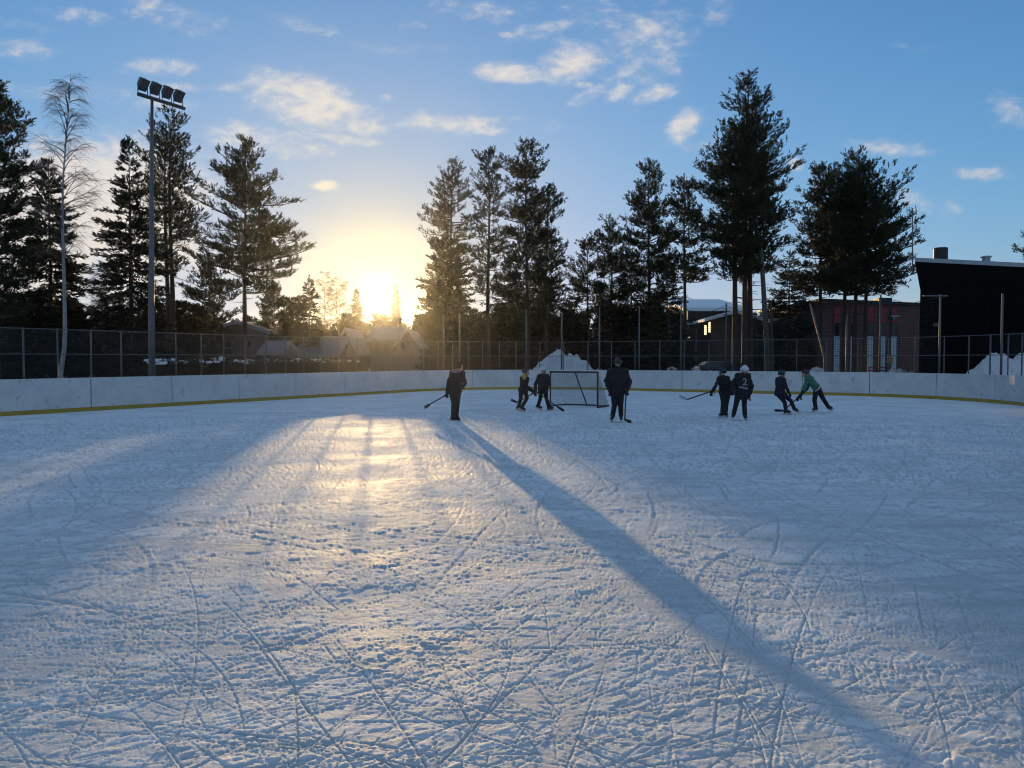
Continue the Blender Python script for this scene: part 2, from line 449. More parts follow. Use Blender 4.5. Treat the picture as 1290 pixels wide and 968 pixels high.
    b1 = nt.nodes.new('ShaderNodeBump'); b1.inputs['Distance'].default_value = 0.006; b1.inputs['Strength'].default_value = 0.8
    nt.links.new(n2.outputs['Fac'], b1.inputs['Height'])
    b2 = nt.nodes.new('ShaderNodeBump'); b2.inputs['Distance'].default_value = 0.022; b2.inputs['Strength'].default_value = 0.7
    nt.links.new(n3.outputs['Fac'], b2.inputs['Height']); nt.links.new(b1.outputs[0], b2.inputs['Normal'])
    b3 = nt.nodes.new('ShaderNodeBump'); b3.inputs['Distance'].default_value = 0.03; b3.inputs['Strength'].default_value = 0.6
    nt.links.new(n4.outputs['Fac'], b3.inputs['Height']); nt.links.new(b2.outputs[0], b3.inputs['Normal'])
    nt.links.new(b3.outputs[0], b.inputs['Normal'])
    ob = arr_mesh('ice', V, Q, m, None, Vector(), True)
    a = ob.data.attributes.new('bare', 'FLOAT', 'POINT')
    bare = np.clip(np.maximum(np.maximum(band * 0.6, groove), 0.4 * (1 - crust) * fade(0.2)), 0, 1).ravel().astype(np.float32)
    a.data.foreach_set('value', bare)
    tag(ob, kind='structure')
build_ice()

# snow-covered ground beyond the rink, out to the horizon
def build_ground():
    g = np.concatenate([-np.geomspace(900, 60, 14), np.linspace(-55, 150, 90), np.geomspace(160, 900, 12)])
    gx = np.concatenate([-np.geomspace(900, 90, 14), np.linspace(-85, 85, 80), np.geomspace(90, 900, 14)])
    X, Y = np.meshgrid(gx, g, indexing='ij')
    du = (X - RO.x) * RN.x + (Y - RO.y) * RN.y; dv = (X - RO.x) * RD.x + (Y - RO.y) * RD.y
    outside = np.maximum(np.maximum(-du, du - RW), dv - RV)
    Z = -0.14 + sstep(1.0, 12, outside) * (0.35 + 0.5 * vnoise(X, Y, 9.0, 51) + 0.25 * vnoise(X, Y, 3.1, 52)) * (np.abs(X) + np.abs(Y) < 400)
    V = np.stack([X, Y, Z], -1).reshape(-1, 3); n0, n1 = X.shape
    idx = np.arange(n0 * n1).reshape(n0, n1)
    Q = np.stack([idx[:-1, :-1], idx[1:, :-1], idx[1:, 1:], idx[:-1, 1:]], -1).reshape(-1, 4)
    tag(arr_mesh('snow_ground', V, Q, M['snow'], None, Vector(), True), kind='structure')
build_ground()

# ------------------------------------------------------------------ boards
def strip_along(mb, s0, s1, off0, off1, z0, z1):
    n = max(1, int(math.ceil((s1 - s0) / 0.45)))
    ring = []
    for k in range(n + 1):
        s = s0 + (s1 - s0) * k / n
        a, _ = path(s, off0); b, _ = path(s, off1)
        ring.append([(a.x, a.y, z0), (b.x, b.y, z0), (b.x, b.y, z1), (a.x, a.y, z1)])
    vs = [p for r_ in ring for p in r_]; fs = []
    for k in range(n):
        o = k * 4
        for e in range(4): fs.append((o + e, o + (e + 1) % 4, o + 4 + (e + 1) % 4, o + 4 + e))
    fs.append((3, 2, 1, 0)); fs.append(tuple(n * 4 + e for e in range(4)))
    mb.add(vs, fs)

def build_boards():
    t = thing('rink_boards', (path(S1, 0)[0].x, path(S1, 0)[0].y, 0), 'white plastic rink boards with a yellow kick strip, curving round the ice', 'rink boards')
    s0 = s_at_px(115, 0.0); step = s_at_px(217, 0.0) - s0
    k0 = -int(s0 / step)
    s = s0 + k0 * step; i = 0
    rnd = random.Random(3)
    while s < STOT - 0.1:
        a, b = max(s, 0), min(s + step, STOT)
        mb = MB(); strip_along(mb, a + 0.016, b - 0.016, 0.035 + rnd.uniform(-.006, .006), 0.075, 0.13, 1.055)
        mb.build('board_panel', M['board'], t)
        s += step; i += 1
    mb = MB(); strip_along(mb, 0, STOT, 0.022, 0.075, 0.0, 0.125); mb.build('kick_strip', M['yellow'], t)
    mb = MB(); strip_along(mb, 0, STOT, 0.03, 0.12, 1.0555, 1.085); mb.build('top_rail', M['board'], t)
    mb = MB(); strip_along(mb, 0, STOT, 0.08, 0.11, 0.0, 1.05); mb.build('backing', M['galvdark'], t)
build_boards()

# ------------------------------------------------------------------ chain-link fence on top of the boards
FOFF = 0.3
def build_fence():
    w, _ = path(S1, FOFF)
    t = thing('chain_link_fence', (w.x, w.y, 0), 'tall grey chain-link fence with round steel posts standing right behind the white boards', 'fence')
    px = [-14, 30, 73, 115, 153, 188, 222, 254, 282, 309, 335, 360, 383, 405, 427, 449, 471, 493, 515, 534, 552, 570, 590, 608, 629, 650, 680, 710, 740.5, 770, 800, 831, 862, 893, 923, 962.6, 1003.5,
          1041, 1080, 1119, 1152, 1189, 1220, 1247, 1269.5, 1287]
    ss = [s_at_px(x, FOFF) for x in px]; ss = [s for s in ss if s is not None]
    d0 = ss[1] - ss[0]
    s = ss[0] - d0
    while s > 0: ss.insert(0, s); s -= d0 * 1.6
    s = ss[-1] + 1.4
    while s < STOT: ss.append(s); s += 1.6
    TOP, MID = 2.62, 1.84
    mesh = MB(); cell = 0.085; hw = 0.0012
    for k, s in enumerate(ss):
        w, n = path(s, FOFF)
        mb = MB(); mb.rod((w.x, w.y, -0.1), (w.x, w.y, TOP + 0.03), 0.025 if k % 3 else 0.03); mb.build('post', M['galv'], t)
        if k == len(ss) - 1: break
        w2, n2 = path(ss[k + 1], FOFF)
        a = Vector((w.x, w.y, 0)); b = Vector((w2.x, w2.y, 0)); L = (b - a).length; d = (b - a) / L
        z0, z1 = 1.06, TOP; h = z1 - z0; nn = Vector((n.x, n.y, 0))
        for sg in (1, -1):
            c = -h
            while c < L:
                # wire x = c + q (q = height above z0), clipped to the panel
                q0, q1 = max(0, -c), min(h, L - c)
                if q1 - q0 > 0.02:
                    x0, x1 = c + q0, c + q1
                    if sg < 0: x0, x1 = L - x0, L - x1
                    p = a + d * x0 + Vector((0, 0, z0 + q0)); e = a + d * x1 + Vector((0, 0, z0 + q1))
                    sd = (d * -sg + Vector((0, 0, 1))).normalized() * hw + nn * 0.002 * sg
                    mesh.add([p - sd, p + sd, e + sd, e - sd], [(0, 1, 2, 3)])
                c += cell
    mesh.build('wire_mesh', M['wire'], t)
    for z in (TOP, MID):
        mb = MB()
        mb.tube([(path(s, FOFF - 0.035)[0].x, path(s, FOFF - 0.035)[0].y, z) for s in ss], 0.017, 6); mb.build('rail', M['galv'], t)
build_fence()

# ------------------------------------------------------------------ tall net posts and the safety net
NOFF = 0.9
posts = [(559, 398, 'slender pale net post rising behind the man with the stick, left of his head'),
         (579, 396, 'slender pale net post rising directly behind the lone man with the stick'),
         (663, 391, 'tall grey net post rising behind the skater in the dark green helmet'),
         (707.5, 394, 'tall grey net post standing in front of the snow heap behind the goal'),
         (755, 387, 'tall grey net post above the right goal post'),
         (805, 386, 'tall grey net post just right of the skater in the big black jacket'),
         (857.5, 387, 'tall grey net post left of the dark parked car'),
         (914, 383, 'tall grey net post behind the pair of skaters, above the black helmet'),
         (1066, 398, 'tall net post right of the leaning pole, at the dark end of the brick building'),
         (1108, 373, 'tall net post in front of the red panels of the brick building'),
         (1183, 372, 'tall net post with a short crossbar in front of the black building'),
         (1261, 371, 'tall net post in front of the black building by the large snow heap')]
NP = {}
for x, y, lab in posts:
    s = s_at_px(x, NOFF); w, n = path(s, NOFF)
    top = P(x, y, w.y).z
    t = thing('net_post', (w.x, w.y, -0.1), lab, 'post', 'tall net posts behind the rink fence')
    mb = MB(); mb.tube([(w.x, w.y, -0.1), (w.x, w.y, top)], [0.05, 0.038], 10); mb.build('pole', M['galv'], t, smooth=True)
    mb = MB(); mb.rod((w.x, w.y, top), (w.x, w.y, top + 0.03), 0.045); mb.build('cap', M['galvdark'], t)
    if x == 1183:
        mb = MB(); d = Vector((-n.y, n.x)); a = w - Vector((0.75, 0)); b = w + Vector((0.3, 0))
        mb.rod((a.x, a.y, top - 0.03), (b.x, b.y, top - 0.03), 0.03); mb.build('crossbar', M['galv'], t)
    NP[x] = (w, top)

def build_net():
    edge = [(857.5, 388), (885, 397), (914, 385), (945, 398), (985, 401), (1006, 397), (1021, 384), (1045, 396), (1077, 395), (1108, 375), (1145, 383), (1183, 374)]
    ss = np.array([s_at_px(x, NOFF - 0.06) for x, _ in edge])
    zz = np.array([P(x, y, path(s, NOFF)[0].y).z for (x, y), s in zip(edge, ss)])
    mb = MB(); cell = 0.11; hw = 0.0055
    s = ss[0]
    pts = lambda s, z: Vector((path(s, NOFF - 0.06)[0].x, path(s, NOFF - 0.06)[0].y, z))
    d = Vector((path(ss[-1], NOFF)[0] - path(ss[0], NOFF)[0])).normalized()
    d3 = Vector((d.x, d.y, 0))
    while s < ss[-1]:
        zt = float(np.interp(s, ss, zz)); p0 = pts(s, 1.1); p1 = pts(s, zt)
        mb.add([p0 - d3 * hw, p0 + d3 * hw, p1 + d3 * hw, p1 - d3 * hw], [(0, 1, 2, 3)])
        s += cell
    S = np.arange(ss[0], ss[-1], 0.5)
    ztop = np.interp(S, ss, zz)
    z = 1.15
    while z < 4.6:
        for k in range(len(S) - 1):
            if ztop[k] > z and ztop[k + 1] > z:
                a = pts(S[k], z); b = pts(S[k + 1], z); u = Vector((0, 0, hw))
                mb.add([a - u, b - u, b + u, a + u], [(0, 1, 2, 3)])
        z += cell
    w = path(ss[0], NOFF)[0]
    t = thing('safety_net', (w.x, w.y, 1.1), 'dark green safety net sagging between the tall posts behind the rink end', 'net')
    mb.build('netting', M['netdark'], t)
    r = MB(); r.tube([pts(s, z_) for s, z_ in zip(ss, zz)], 0.012, 5); r.build('top_rope', M['netdark'], t)
build_net()

# leaning pole
mb = MB(); s = s_at_px(1039, 1.4); w = path(s, 1.4)[0]
b0 = Vector((w.x, w.y, -0.1)); t = thing('leaning_pole', b0, 'pale pole leaning to the left behind the net, above the skater in green', 'pole')
mb.tube([b0, P(1039, 452, w.y), P(1021, 383, w.y)], [0.05, 0.05, 0.042], 10); mb.build('shaft', M['galv'], t, smooth=True)
mb = MB(); e = P(1021, 383, w.y); mb.rod(e, e + Vector((-.01, 0, .04)), 0.05); mb.build('cap', M['galvdark'], t)

# wooden utility pole
b0 = G(970, 47, -0.2); top = P(958, 303, 47)
t = thing('utility_pole', b0, 'grey wooden utility pole leaning slightly in front of the tallest pine', 'pole')
mb = MB(); mb.tube([b0, b0.lerp(top, .5), top], [0.19, 0.16, 0.12], 12); mb.build('shaft', M['wood'], t, smooth=True)
mb = MB(); mb.tube([G(975, 47.6, -.2), P(971, 380, 47.3)], [0.09, 0.07], 8); mb.build('support_strut', M['wood'], t)

# ------------------------------------------------------------------ floodlight mast
def floodmast():
    D = 28.0
    b = G(191.5, D, -0.1)
    t = thing('floodlight_mast', b, 'tall grey steel mast carrying a bar of four dark floodlights behind the left boards', 'floodlight')
    top = P(191.5, 127, D)
    mb = MB(); mb.tube([b, b + Vector((0, 0, 3)), top + Vector((0, 0, .05))], [0.125, 0.11, 0.05], 12); mb.build('mast', M['galvdark'], t, smooth=True)
    mb = MB(); mb.rod(b, b + Vector((0, 0, .08)), 0.28, 12); mb.build('base_plate', M['galvdark'], t)
    a = P(173.5, 128.5, 27.3); e = P(233, 148, 28.9)
    mid = a.lerp(e, .33); a.z = e.z = mid.z = top.z
    mb = MB(); mb.box((a + e) / 2, ((e - a).length, 0.09, 0.1), Vector((1, 0, 0)).rotation_difference(e - a).to_matrix()); mb.build('crossbar', M['flood'], t)
    d = (e - a).normalized(); nrm = Vector((d.y, -d.x, 0))       # towards the rink / camera
    if nrm.y > 0: nrm = -nrm
    for k in range(4):
        c = a + d * ((k + .42) / 4 * (e - a).length) + Vector((0, 0, .42))
        up = (Vector((0, 0, 1)) * .82 + nrm * -0.35).normalized()
        # the housing: a truncated pyramid, wide lens pointing down and out towards the ice
        fw = (nrm * 0.75 + Vector((0, 0, -0.66))).normalized(); sd = d; uu = sd.cross(fw).normalized()
        if uu.z < 0: uu = -uu
        def q(x, y, z): return c + sd * x + uu * y + fw * z
        hb = MB()
        hb.hexa([q(-.09, -.12, -.15), q(.09, -.12, -.15), q(.09, .16, -.15), q(-.09, .16, -.15), q(-.145, -.21, .1), q(.145, -.21, .1), q(.145, .21, .1), q(-.145, .21, .1)])
        hb.hexa([q(-.152, -.217, .102), q(.152, -.217, .102), q(.152, .217, .102), q(-.152, .217, .102), q(-.152, -.217, .13), q(.152, -.217, .13), q(.152, .217, .13), q(-.152, .217, .13)])
        for j in range(4):
            y = -.09 + .06 * j
            hb.box(q(0, y, -.21), (.14, .012, .06), Matrix((sd, uu, fw)).transposed())
        f = hb.build('floodlight', M['flood'], t)
        lb = MB(); lb.hexa([q(-.13, -.175, .132), q(.13, -.175, .132), q(.13, .175, .132), q(-.13, .175, .132), q(-.13, -.175, .138), q(.13, -.175, .138), q(.13, .175, .138), q(-.13, .175, .138)])
        lb.build('lens', M['lampglass'], f)
        br = MB()
        for sx in (-.185, .185):
            br.rod(c + sd * sx - Vector((0, 0, .42)), c + sd * sx, 0.016, 6)
        br.rod(c + sd * -.185 - Vector((0, 0, .36)), c + sd * .185 - Vector((0, 0, .36)), 0.016, 6)
        br.build('bracket', M['flood'], f)
floodmast()

# ------------------------------------------------------------------ goal
def goal():
    r0 = Vector((2.925, 26.0)); l0 = r0 - RN * 1.83
    hgt = 1.235; dep = 1.0
    o = Vector(((r0.x + l0.x) / 2, (r0.y + l0.y) / 2, 0))
    t = thing('hockey_goal', o, 'dark framed ice hockey goal with a pale net before the end boards', 'goal')
    V3 = lambda p, z: Vector((p.x, p.y, z))
    z0 = 0.035
    bl = l0 + RD * dep; br = r0 + RD * dep; bl += RN * .1; br -= RN * .02
    rad = 0.03
    for p in (l0, r0):
        mb = MB(); mb.rod(V3(p, 0.012), V3(p, hgt), rad, 10); mb.build('goal_post', M['goalframe'], t, smooth=True)
    mb = MB(); mb.rod(V3(l0 - RN * .03, hgt), V3(r0 + RN * .03, hgt), rad, 10); mb.build('crossbar', M['goalframe'], t)
    mb = MB(); mb.tube([V3(l0, z0), V3(bl, z0), V3(br, z0), V3(r0, z0)], 0.026, 8); mb.build('base_frame', M['goalframe'], t)
    mb = MB(); mc = (l0 + r0) / 2 + RN * .05; mb.rod(V3(mc, hgt), V3((bl + br) / 2, z0), 0.022, 8); mb.build('net_support', M['goalframe'], t)
    net = MB(); hw = 0.0042; cell = 0.04
    def patch(A, B, C, D_):     # quad A-B bottom, D-C top; diamonds woven inside
        nu = int((B - A).length / cell); nv = int(max((D_ - A).length, (C - B).length) / cell)
        f = lambda u, v: (A * (1 - u) + B * u) * (1 - v) + (D_ * (1 - u) + C * u) * v
        for i in range(nu + 1):
            u = i / nu; a, b = f(u, 0), f(u, 1); sd = (B - A).normalized() * hw
            net.add([a - sd, a + sd, b + sd, b - sd], [(0, 1, 2, 3)])
        for j in range(nv + 1):
            v = j / nv; a, b = f(0, v), f(1, v); sd = (D_ - A).normalized() * hw
            net.add([a - sd, b - sd, b + sd, a + sd], [(0, 1, 2, 3)])
    patch(V3(bl, z0), V3(br, z0), V3(r0, hgt), V3(l0, hgt))
    for p, q in ((l0, bl), (r0, br)):
        a, b, c = V3(p, z0), V3(q, z0), V3(p, hgt)
        n = 24
        for k in range(n + 1):
            f = k / n
            u, w = a.lerp(b, f), c.lerp(b, f); sd = (b - a).normalized() * hw
            net.add([u - sd, u + sd, w + sd, w - sd], [(0, 1, 2, 3)])
            u, w = a.lerp(c, f), b.lerp(c, f); sd = Vector((0, 0, hw))
            net.add([u - sd, w - sd, w + sd, u + sd], [(0, 1, 2, 3)])
    net.build('net', M['netwhite'], t)
goal()

# ------------------------------------------------------------------ snow heaps
def heap(name, label, c, rx, ry, h, seed, cat='snow heap', group=None, peaks=((0, 0, 1),)):
    n = 70; g = np.linspace(-1.25, 1.25, n)
    X, Y = np.meshgrid(g, g, indexing='ij')
    Z = np.zeros_like(X)
    if 'bank' in name: h -= .22
    for (a, b, k) in peaks:
        d = np.sqrt((X - a) ** 2 + (Y - b) ** 2); Z = np.maximum(Z, k * np.clip(1.08 - d / 0.95, 0, 1) ** 0.85)
    wx, wy = X * rx + seed * 7, Y * ry
    lump = vnoise(wx, wy, 0.55, seed) * 0.36 + np.floor(vnoise(wx, wy, 0.24, seed + 1) * 5) / 5 * 0.3 + vnoise(wx, wy, 0.09, seed + 2) * 0.12
    Z = Z * h + lump * sstep(0, 0.3, Z) * min(1, h / 1.3)
    Z = np.where(Z < 0.02, -0.25, Z)
    V = np.stack([X * rx + c.x, Y * ry + c.y, Z - 0.1 + 0 * X], -1).reshape(-1, 3)
    idx = np.arange(n * n).reshape(n, n)
    wx_, wy_ = X * rx + c.x - RO.x, Y * ry + c.y - RO.y
    du = np.abs(wx_ * RN.x + wy_ * RN.y - RW / 2) - (RW / 2 - RR); dv = wx_ * RD.x + wy_ * RD.y - (RV - RR)
    inside = (np.hypot(np.maximum(du, 0), np.maximum(dv, 0)) - RR < .4).ravel()
    Q = np.stack([idx[:-1, :-1], idx[1:, :-1], idx[1:, 1:], idx[:-1, 1:]], -1).reshape(-1, 4)
    Q = Q[~inside[Q].any(axis=1)]
    ob = arr_mesh(name, V, Q, M['dirtysnow'], None, Vector((c.x, c.y, 0)), False)
    return tag(ob, label, cat, group)
heap('snow_heap', 'lumpy heap of plowed snow rising above the boards right behind the goal', G(718, 46.5), 2.4, 1.5, 2.45, 61, peaks=((-.3, 0, 1), (.05, 0, .86), (.4, 0, .5), (-.6, 0, .45)))
heap('snow_heap', 'large smooth heap of plowed snow behind the fence in front of the black building', G(1262, 32.6), 2.7, 1.1, 2.0, 64, peaks=((0, 0, 1), (.45, .2, .97), (-.5, 0, .55)))
for x, D, rx, h, lab in ((848, 47, 1.3, 1.45, 'low bank of snow above the boards, left of the parked car'),
                         (878, 46, 1.4, 1.5, 'low bank of snow between the dark car and net post'),
                         (1028, 43, 1.8, 1.4, 'low ragged bank of snow behind the skater in green, right of the leaning pole'),
                         (1075, 42, 1.0, 1.2, 'small mound of snow just left of the brick wall strips'),
                         (1132, 40, 1.6, 1.6, 'low bank of snow at the foot of the brick building')):
    heap('snow_bank', lab, G(x, D), rx, 0.9, h, int(x), 'snow bank', 'low snow banks behind the end boards', peaks=((0, 0, 1), (.4, 0, .8), (-.45, 0, .75)))

# ------------------------------------------------------------------ trees
def needles(pos, ax, rng, n, L, W, spread, shoot):
    """brush-like shoots: n flat needle bundles around every shoot axis"""
    N = len(pos)
    pos = np.asarray(pos, np.float32); ax = np.asarray(ax, np.float32)
    ax /= np.linalg.norm(ax, axis=1, keepdims=True) + 1e-9
    r = rng.normal(size=(N, n, 3)).astype(np.float32); r /= np.linalg.norm(r, axis=2, keepdims=True)
    d = ax[:, None, :] + r * spread; d /= np.linalg.norm(d, axis=2, keepdims=True)
    base = pos[:, None, :] + ax[:, None, :] * (rng.rand(N, n, 1).astype(np.float32) * shoot)
    ln = (L * (0.65 + 0.7 * rng.rand(N, n, 1))).astype(np.float32)
    sd = np.cross(d, rng.normal(size=(N, n, 3)).astype(np.float32)); sd /= np.linalg.norm(sd, axis=2, keepdims=True) + 1e-9
    sd = sd * W / 2
    tip = base + d * ln; mid = base + d * ln * 0.5
    V = np.stack([base, mid + sd, tip, mid - sd], axis=2).reshape(-1, 3)
    Q = np.arange(len(V)).reshape(-1, 4)
    return V, Q

def gen_pine(rng, H, cb, prof, dens=1.0, stems=((0, 0, 1.0),), dead=8, twig_r=0.012, nn=9, L=0.2, W=0.05):
    """prof: list of (z, radius).  returns wood MB and needle arrays, base at the origin"""
    wood = MB(); pos = []; ax = []
    pz = np.array([p[0] for p in prof]); pr = np.array([p[1] for p in prof])
    o = np.argsort(pz); pz = pz[o]; pr = pr[o]
    r0 = 0.011 * H + 0.02
    ph = rng.rand() * 6
    for (sx, sy, sh) in stems:
        HH = H * sh
        wob = lambda z: Vector((sx + 0.12 * math.sin(z * 0.35 + ph) * z / HH, sy + 0.1 * math.cos(z * 0.3 + ph) * z / HH, z))
        zs = np.linspace(-0.3, HH - 0.15, 14)
        wood.tube([wob(z) for z in zs], [max(0.018, r0 * (1 - 0.93 * max(z, 0) / HH)) * (1.25 if z < 0.3 else 1) for z in zs], 9)
        for _ in range(dead):
            z = rng.uniform(cb * 0.45, cb); a = rng.uniform(0, 6.28); l = rng.uniform(.4, 1.6)
            p = wob(z); q = p + Vector((math.cos(a) * l, math.sin(a) * l, rng.uniform(-.3, .2)))
            wood.tube([p, q], [0.03, 0.008], 4, False)
        z = cb
        while z < HH - 0.1:
            f = (z - cb) / (HH - cb)
            nb = rng.randint(4, 7) if f < 0.85 else rng.randint(3, 6)
            for _ in range(nb):
                if rng.rand() < 0.10: continue
                a = rng.uniform(0, 6.283)
                Rm = float(np.interp(z, pz, pr))
                cl = 1 + .25 * math.sin(1.5 * z + 2 * a + ph) + .2 * math.sin(2.7 * z - a + 2 * ph)      # boughs gather in clumps
                if cl < .62 and f < .9: continue
                Rm *= min(1.12, .5 + .5 * cl)
                # the profile is asked at the branch tip, so that the outline follows it
                lb = Rm * (rng.uniform(0.45, 1.12) if rng.rand() < .8 else rng.uniform(.3, .7))
                if lb < 0.12: lb = 0.12
                el = math.tan(R(-12 + 46 * f ** 1.5 + rng.normal() * 9))
                ca, sa = math.cos(a), math.sin(a)
                p0 = wob(z + rng.uniform(-.15, .15))
                bend = rng.normal() * 0.25
                def bp(t):
                    aa = a + bend * t
                    return Vector((p0.x + math.cos(aa) * lb * t, p0.y + math.sin(aa) * lb * t, p0.z + lb * (el * t * .8 + 0.24 * t * t)))
                rb = 0.012 + 0.016 * lb
                ts = (0, .35, .7, 1)
                wood.tube([bp(t) for t in ts], [rb, rb * .75, rb * .45, 0.008], 4, False)
                ns = max(3, int(lb / 0.1 * dens))
                t0 = 0.3 if f < .6 else 0.12
                for k in range(ns):
                    t = 1 - (1 - t0) * (k + rng.rand()) / ns * (0.9 + .2 * rng.rand())
                    if t < 0.05: continue
                    bpnt = bp(t)
                    s = rng.uniform(-1, 1) * (0.1 + 0.36 * lb * (1.12 - t))
                    q = bpnt + Vector((-sa * s, ca * s, abs(s) * .25 + rng.uniform(-.05, .12)))
                    if abs(s) > .25: wood.tube([bp(max(0, t - .12)), q], [0.012, 0.006], 3, False)
                    outw = Vector((ca, sa, 0)) * .55 + Vector((-sa * s, ca * s, 0)) * .8
                    for _j in range(2 if rng.rand() < .6 else 1):
                        pos.append((q.x + rng.normal() * .07, q.y + rng.normal() * .07, q.z + rng.normal() * .05))
                        ax.append((outw.x + rng.normal() * .3, outw.y + rng.normal() * .3, 0.75 + rng.normal() * .3))
            z += rng.uniform(0.22, 0.42)
        for k in range(6):
            pos.append((wob(HH).x + rng.normal() * .04, wob(HH).y + rng.normal() * .04, HH - .12 * k)); ax.append((rng.normal() * .3, rng.normal() * .3, 1))
    V, Q = needles(pos, ax, rng, nn, L, W, 0.62, 0.3)
    return wood, V, Q

def gen_spruce(rng, H, cb, prof, dens=1.0, nn=8, L=0.19, W=0.05):
    wood = MB(); pos = []; ax = []
    pz = np.array([p[0] for p in prof]); pr = np.array([p[1] for p in prof]); o = np.argsort(pz); pz = pz[o]; pr = pr[o]
    zs = np.linspace(-.3, H, 10); r0 = 0.012 * H + .02
    wood.tube([(0, 0, z) for z in zs], [max(.012, r0 * (1 - .96 * max(z, 0) / H)) for z in zs], 8)
    z = cb
    while z < H - .05:
        f = (z - cb) / (H - cb)
        nb = rng.randint(6, 10) if f < .8 else rng.randint(4, 7)
        for _ in range(nb):
            a = rng.uniform(0, 6.283); ca, sa = math.cos(a), math.sin(a)
            lb = max(.1, float(np.interp(z, pz, pr)) * rng.uniform(.5, 1.15))
            el = math.tan(R(-16 + 52 * f ** 2 + rng.normal() * 6)); dr = .28 * (1 - f)
            bp = lambda t: Vector((ca * lb * t, sa * lb * t, z + lb * (el * t - dr * t * t + dr * .9 * t ** 4)))
            wood.tube([bp(0), bp(.5), bp(1)], [.012 + .01 * lb, .01 + .005 * lb, .006], 4, False)
            ns = max(3, int(lb / .11 * dens))
            for k in range(ns):
                t = .08 + .92 * (k + rng.rand()) / ns
                q = bp(t); s = rng.uniform(-1, 1) * (.06 + .3 * lb * (1.08 - t))
                q = q + Vector((-sa * s, ca * s, -abs(s) * .35))
                pos.append((q.x, q.y, q.z)); ax.append((ca * .7 - sa * s * .8 + rng.normal() * .2, sa * .7 + ca * s * .8 + rng.normal() * .2, (-.45 + 1.0 * f) + rng.normal() * .2))
        z += rng.uniform(.2, .34)
    for k in range(4): pos.append((0, 0, H - .1 * k)); ax.append((rng.normal() * .15, rng.normal() * .15, 1))
    V, Q = needles(pos, ax, rng, nn, L, W, .55, .28)
    return wood, V, Q

def gen_bare(rng, H, cb, Rm, trunk_pts, r0, nbr=26, twig=0.006, droop=0.5):
    tr = MB(); br = MB()
    pts = [Vector(p) for p in trunk_pts]
    zz = [p.z for p in pts]
    at = lambda z: Vector((np.interp(z, zz, [p.x for p in pts]), np.interp(z, zz, [p.y for p in pts]), z))
    zs = np.linspace(zz[0], H, 22)
    tr.tube([at(z) for z in zs], [max(.008, r0 * (1 - .95 * max(0, z) / H)) for z in zs], 8)
    for i in range(nbr):
        f = (i + rng.rand()) / nbr; z = cb + (H - cb) * f * .98
        a = rng.uniform(0, 6.283); lb = Rm * rng.uniform(.55, 1.1) * (math.sin(math.pi * min(1, .22 + f * .8)) * .85 + .15)
        el = R(rng.uniform(40, 66)); p0 = at(z); ca, sa = math.cos(a), math.sin(a)
        bp = lambda t: Vector((p0.x + ca * lb * t, p0.y + sa * lb * t, z + lb * (math.tan(el) * t * .8 - .35 * t * t)))
        br.tube([bp(t) for t in (0, .3, .6, .85, 1)], [.018 + .006 * lb, .016, .012, .009, twig], 4, False)
        for k in range(int(6 + lb * 5)):
            t = rng.uniform(.2, 1); q = bp(t); b = a + rng.uniform(-1.3, 1.3); l = rng.uniform(.35, .95) * (.5 + .35 * lb)
            d = Vector((math.cos(b), math.sin(b), rng.uniform(.1, .9)))
            m = q + d * l * .5; e = q + d * l + Vector((0, 0, -droop * l * .5))
            br.tube([q, m, e], [twig * 1.4, twig * 1.1, twig * .7], 3, False)
            for _ in range(5):
                u = rng.uniform(.3, 1); s = q.lerp(m, u * 2) if u < .5 else m.lerp(e, u * 2 - 1)
                b2 = b + rng.uniform(-1.2, 1.2); l2 = rng.uniform(.2, .6)
                d2 = Vector((math.cos(b2) * .7, math.sin(b2) * .7, rng.uniform(-.6, .3) - droop * .4))
                br.tube([s, s + d2 * l2 * .5 + Vector((0, 0, .03)), s + d2 * l2], [twig * .8, twig * .7, twig * .5], 3, False)
    return tr, br

def px_prof(D, rows):
    """rows of (picture y, half width in px) -> (z, radius)"""
    return [(P(645, y, D).z, w / F * D * 1.16) for y, w in rows]

def place_tree(name, label, kind, px, D, rows, seed, cby, cat='tree', group=None, leaf=None, lean=0.0, **kw):
    rng = np.random.RandomState(seed)
    b = G(px, D, -0.05)
    H = P(px, rows[0][0], D).z - b.z
    prof = px_prof(D, rows)
    cb = max(0.25, P(px, cby, D).z)
    fn = gen_pine if kind == 'pine' else gen_spruce
    wood, V, Q = fn(rng, H, cb, prof, **kw)
    t = thing(name, b, label, cat, group)
    wood.build('trunk', M['bark'], t, origin=Vector((0, 0, 0)), smooth=True)
    arr_mesh('crown', V, Q, M[leaf or kind], t, Vector())
    return t

TG = 'pines behind the rink'; SG = 'spruces behind the rink'
place_tree('pine_tree', 'tall dark pine cut by the left edge of the photo, outermost tree on the left', 'pine', -4, 35, [(106, 4), (135, 16), (165, 26), (200, 34), (250, 40), (310, 44), (370, 44), (420, 38)], 101, 405, group=TG, nn=11, dens=1.3)
place_tree('spruce_tree', 'dark bushy spruce standing behind the thin bare birch', 'spruce', 66, 39, [(206, 2), (225, 9), (250, 17), (290, 28), (340, 40), (400, 52), (450, 55)], 102, 462, group=SG, nn=11, dens=1.7)
place_tree('spruce_tree', 'pointed dark spruce just left of the floodlight mast', 'spruce', 167, 40, [(180, 1.5), (205, 6), (230, 13), (270, 25), (310, 33), (350, 42), (375, 36), (400, 52), (450, 58)], 103, 462, group=SG, nn=10, dens=1.45)
place_tree('pine_tree', 'slim pine with a thin see-through crown right of the floodlight mast', 'pine', 219, 45, [(143, 4), (155, 17), (180, 26), (215, 34), (250, 37), (290, 33), (330, 20), (345, 8)], 104, 342, group=TG, stems=((0, 0, 1), (-.42, .3, .9)), dens=.62, nn=8)
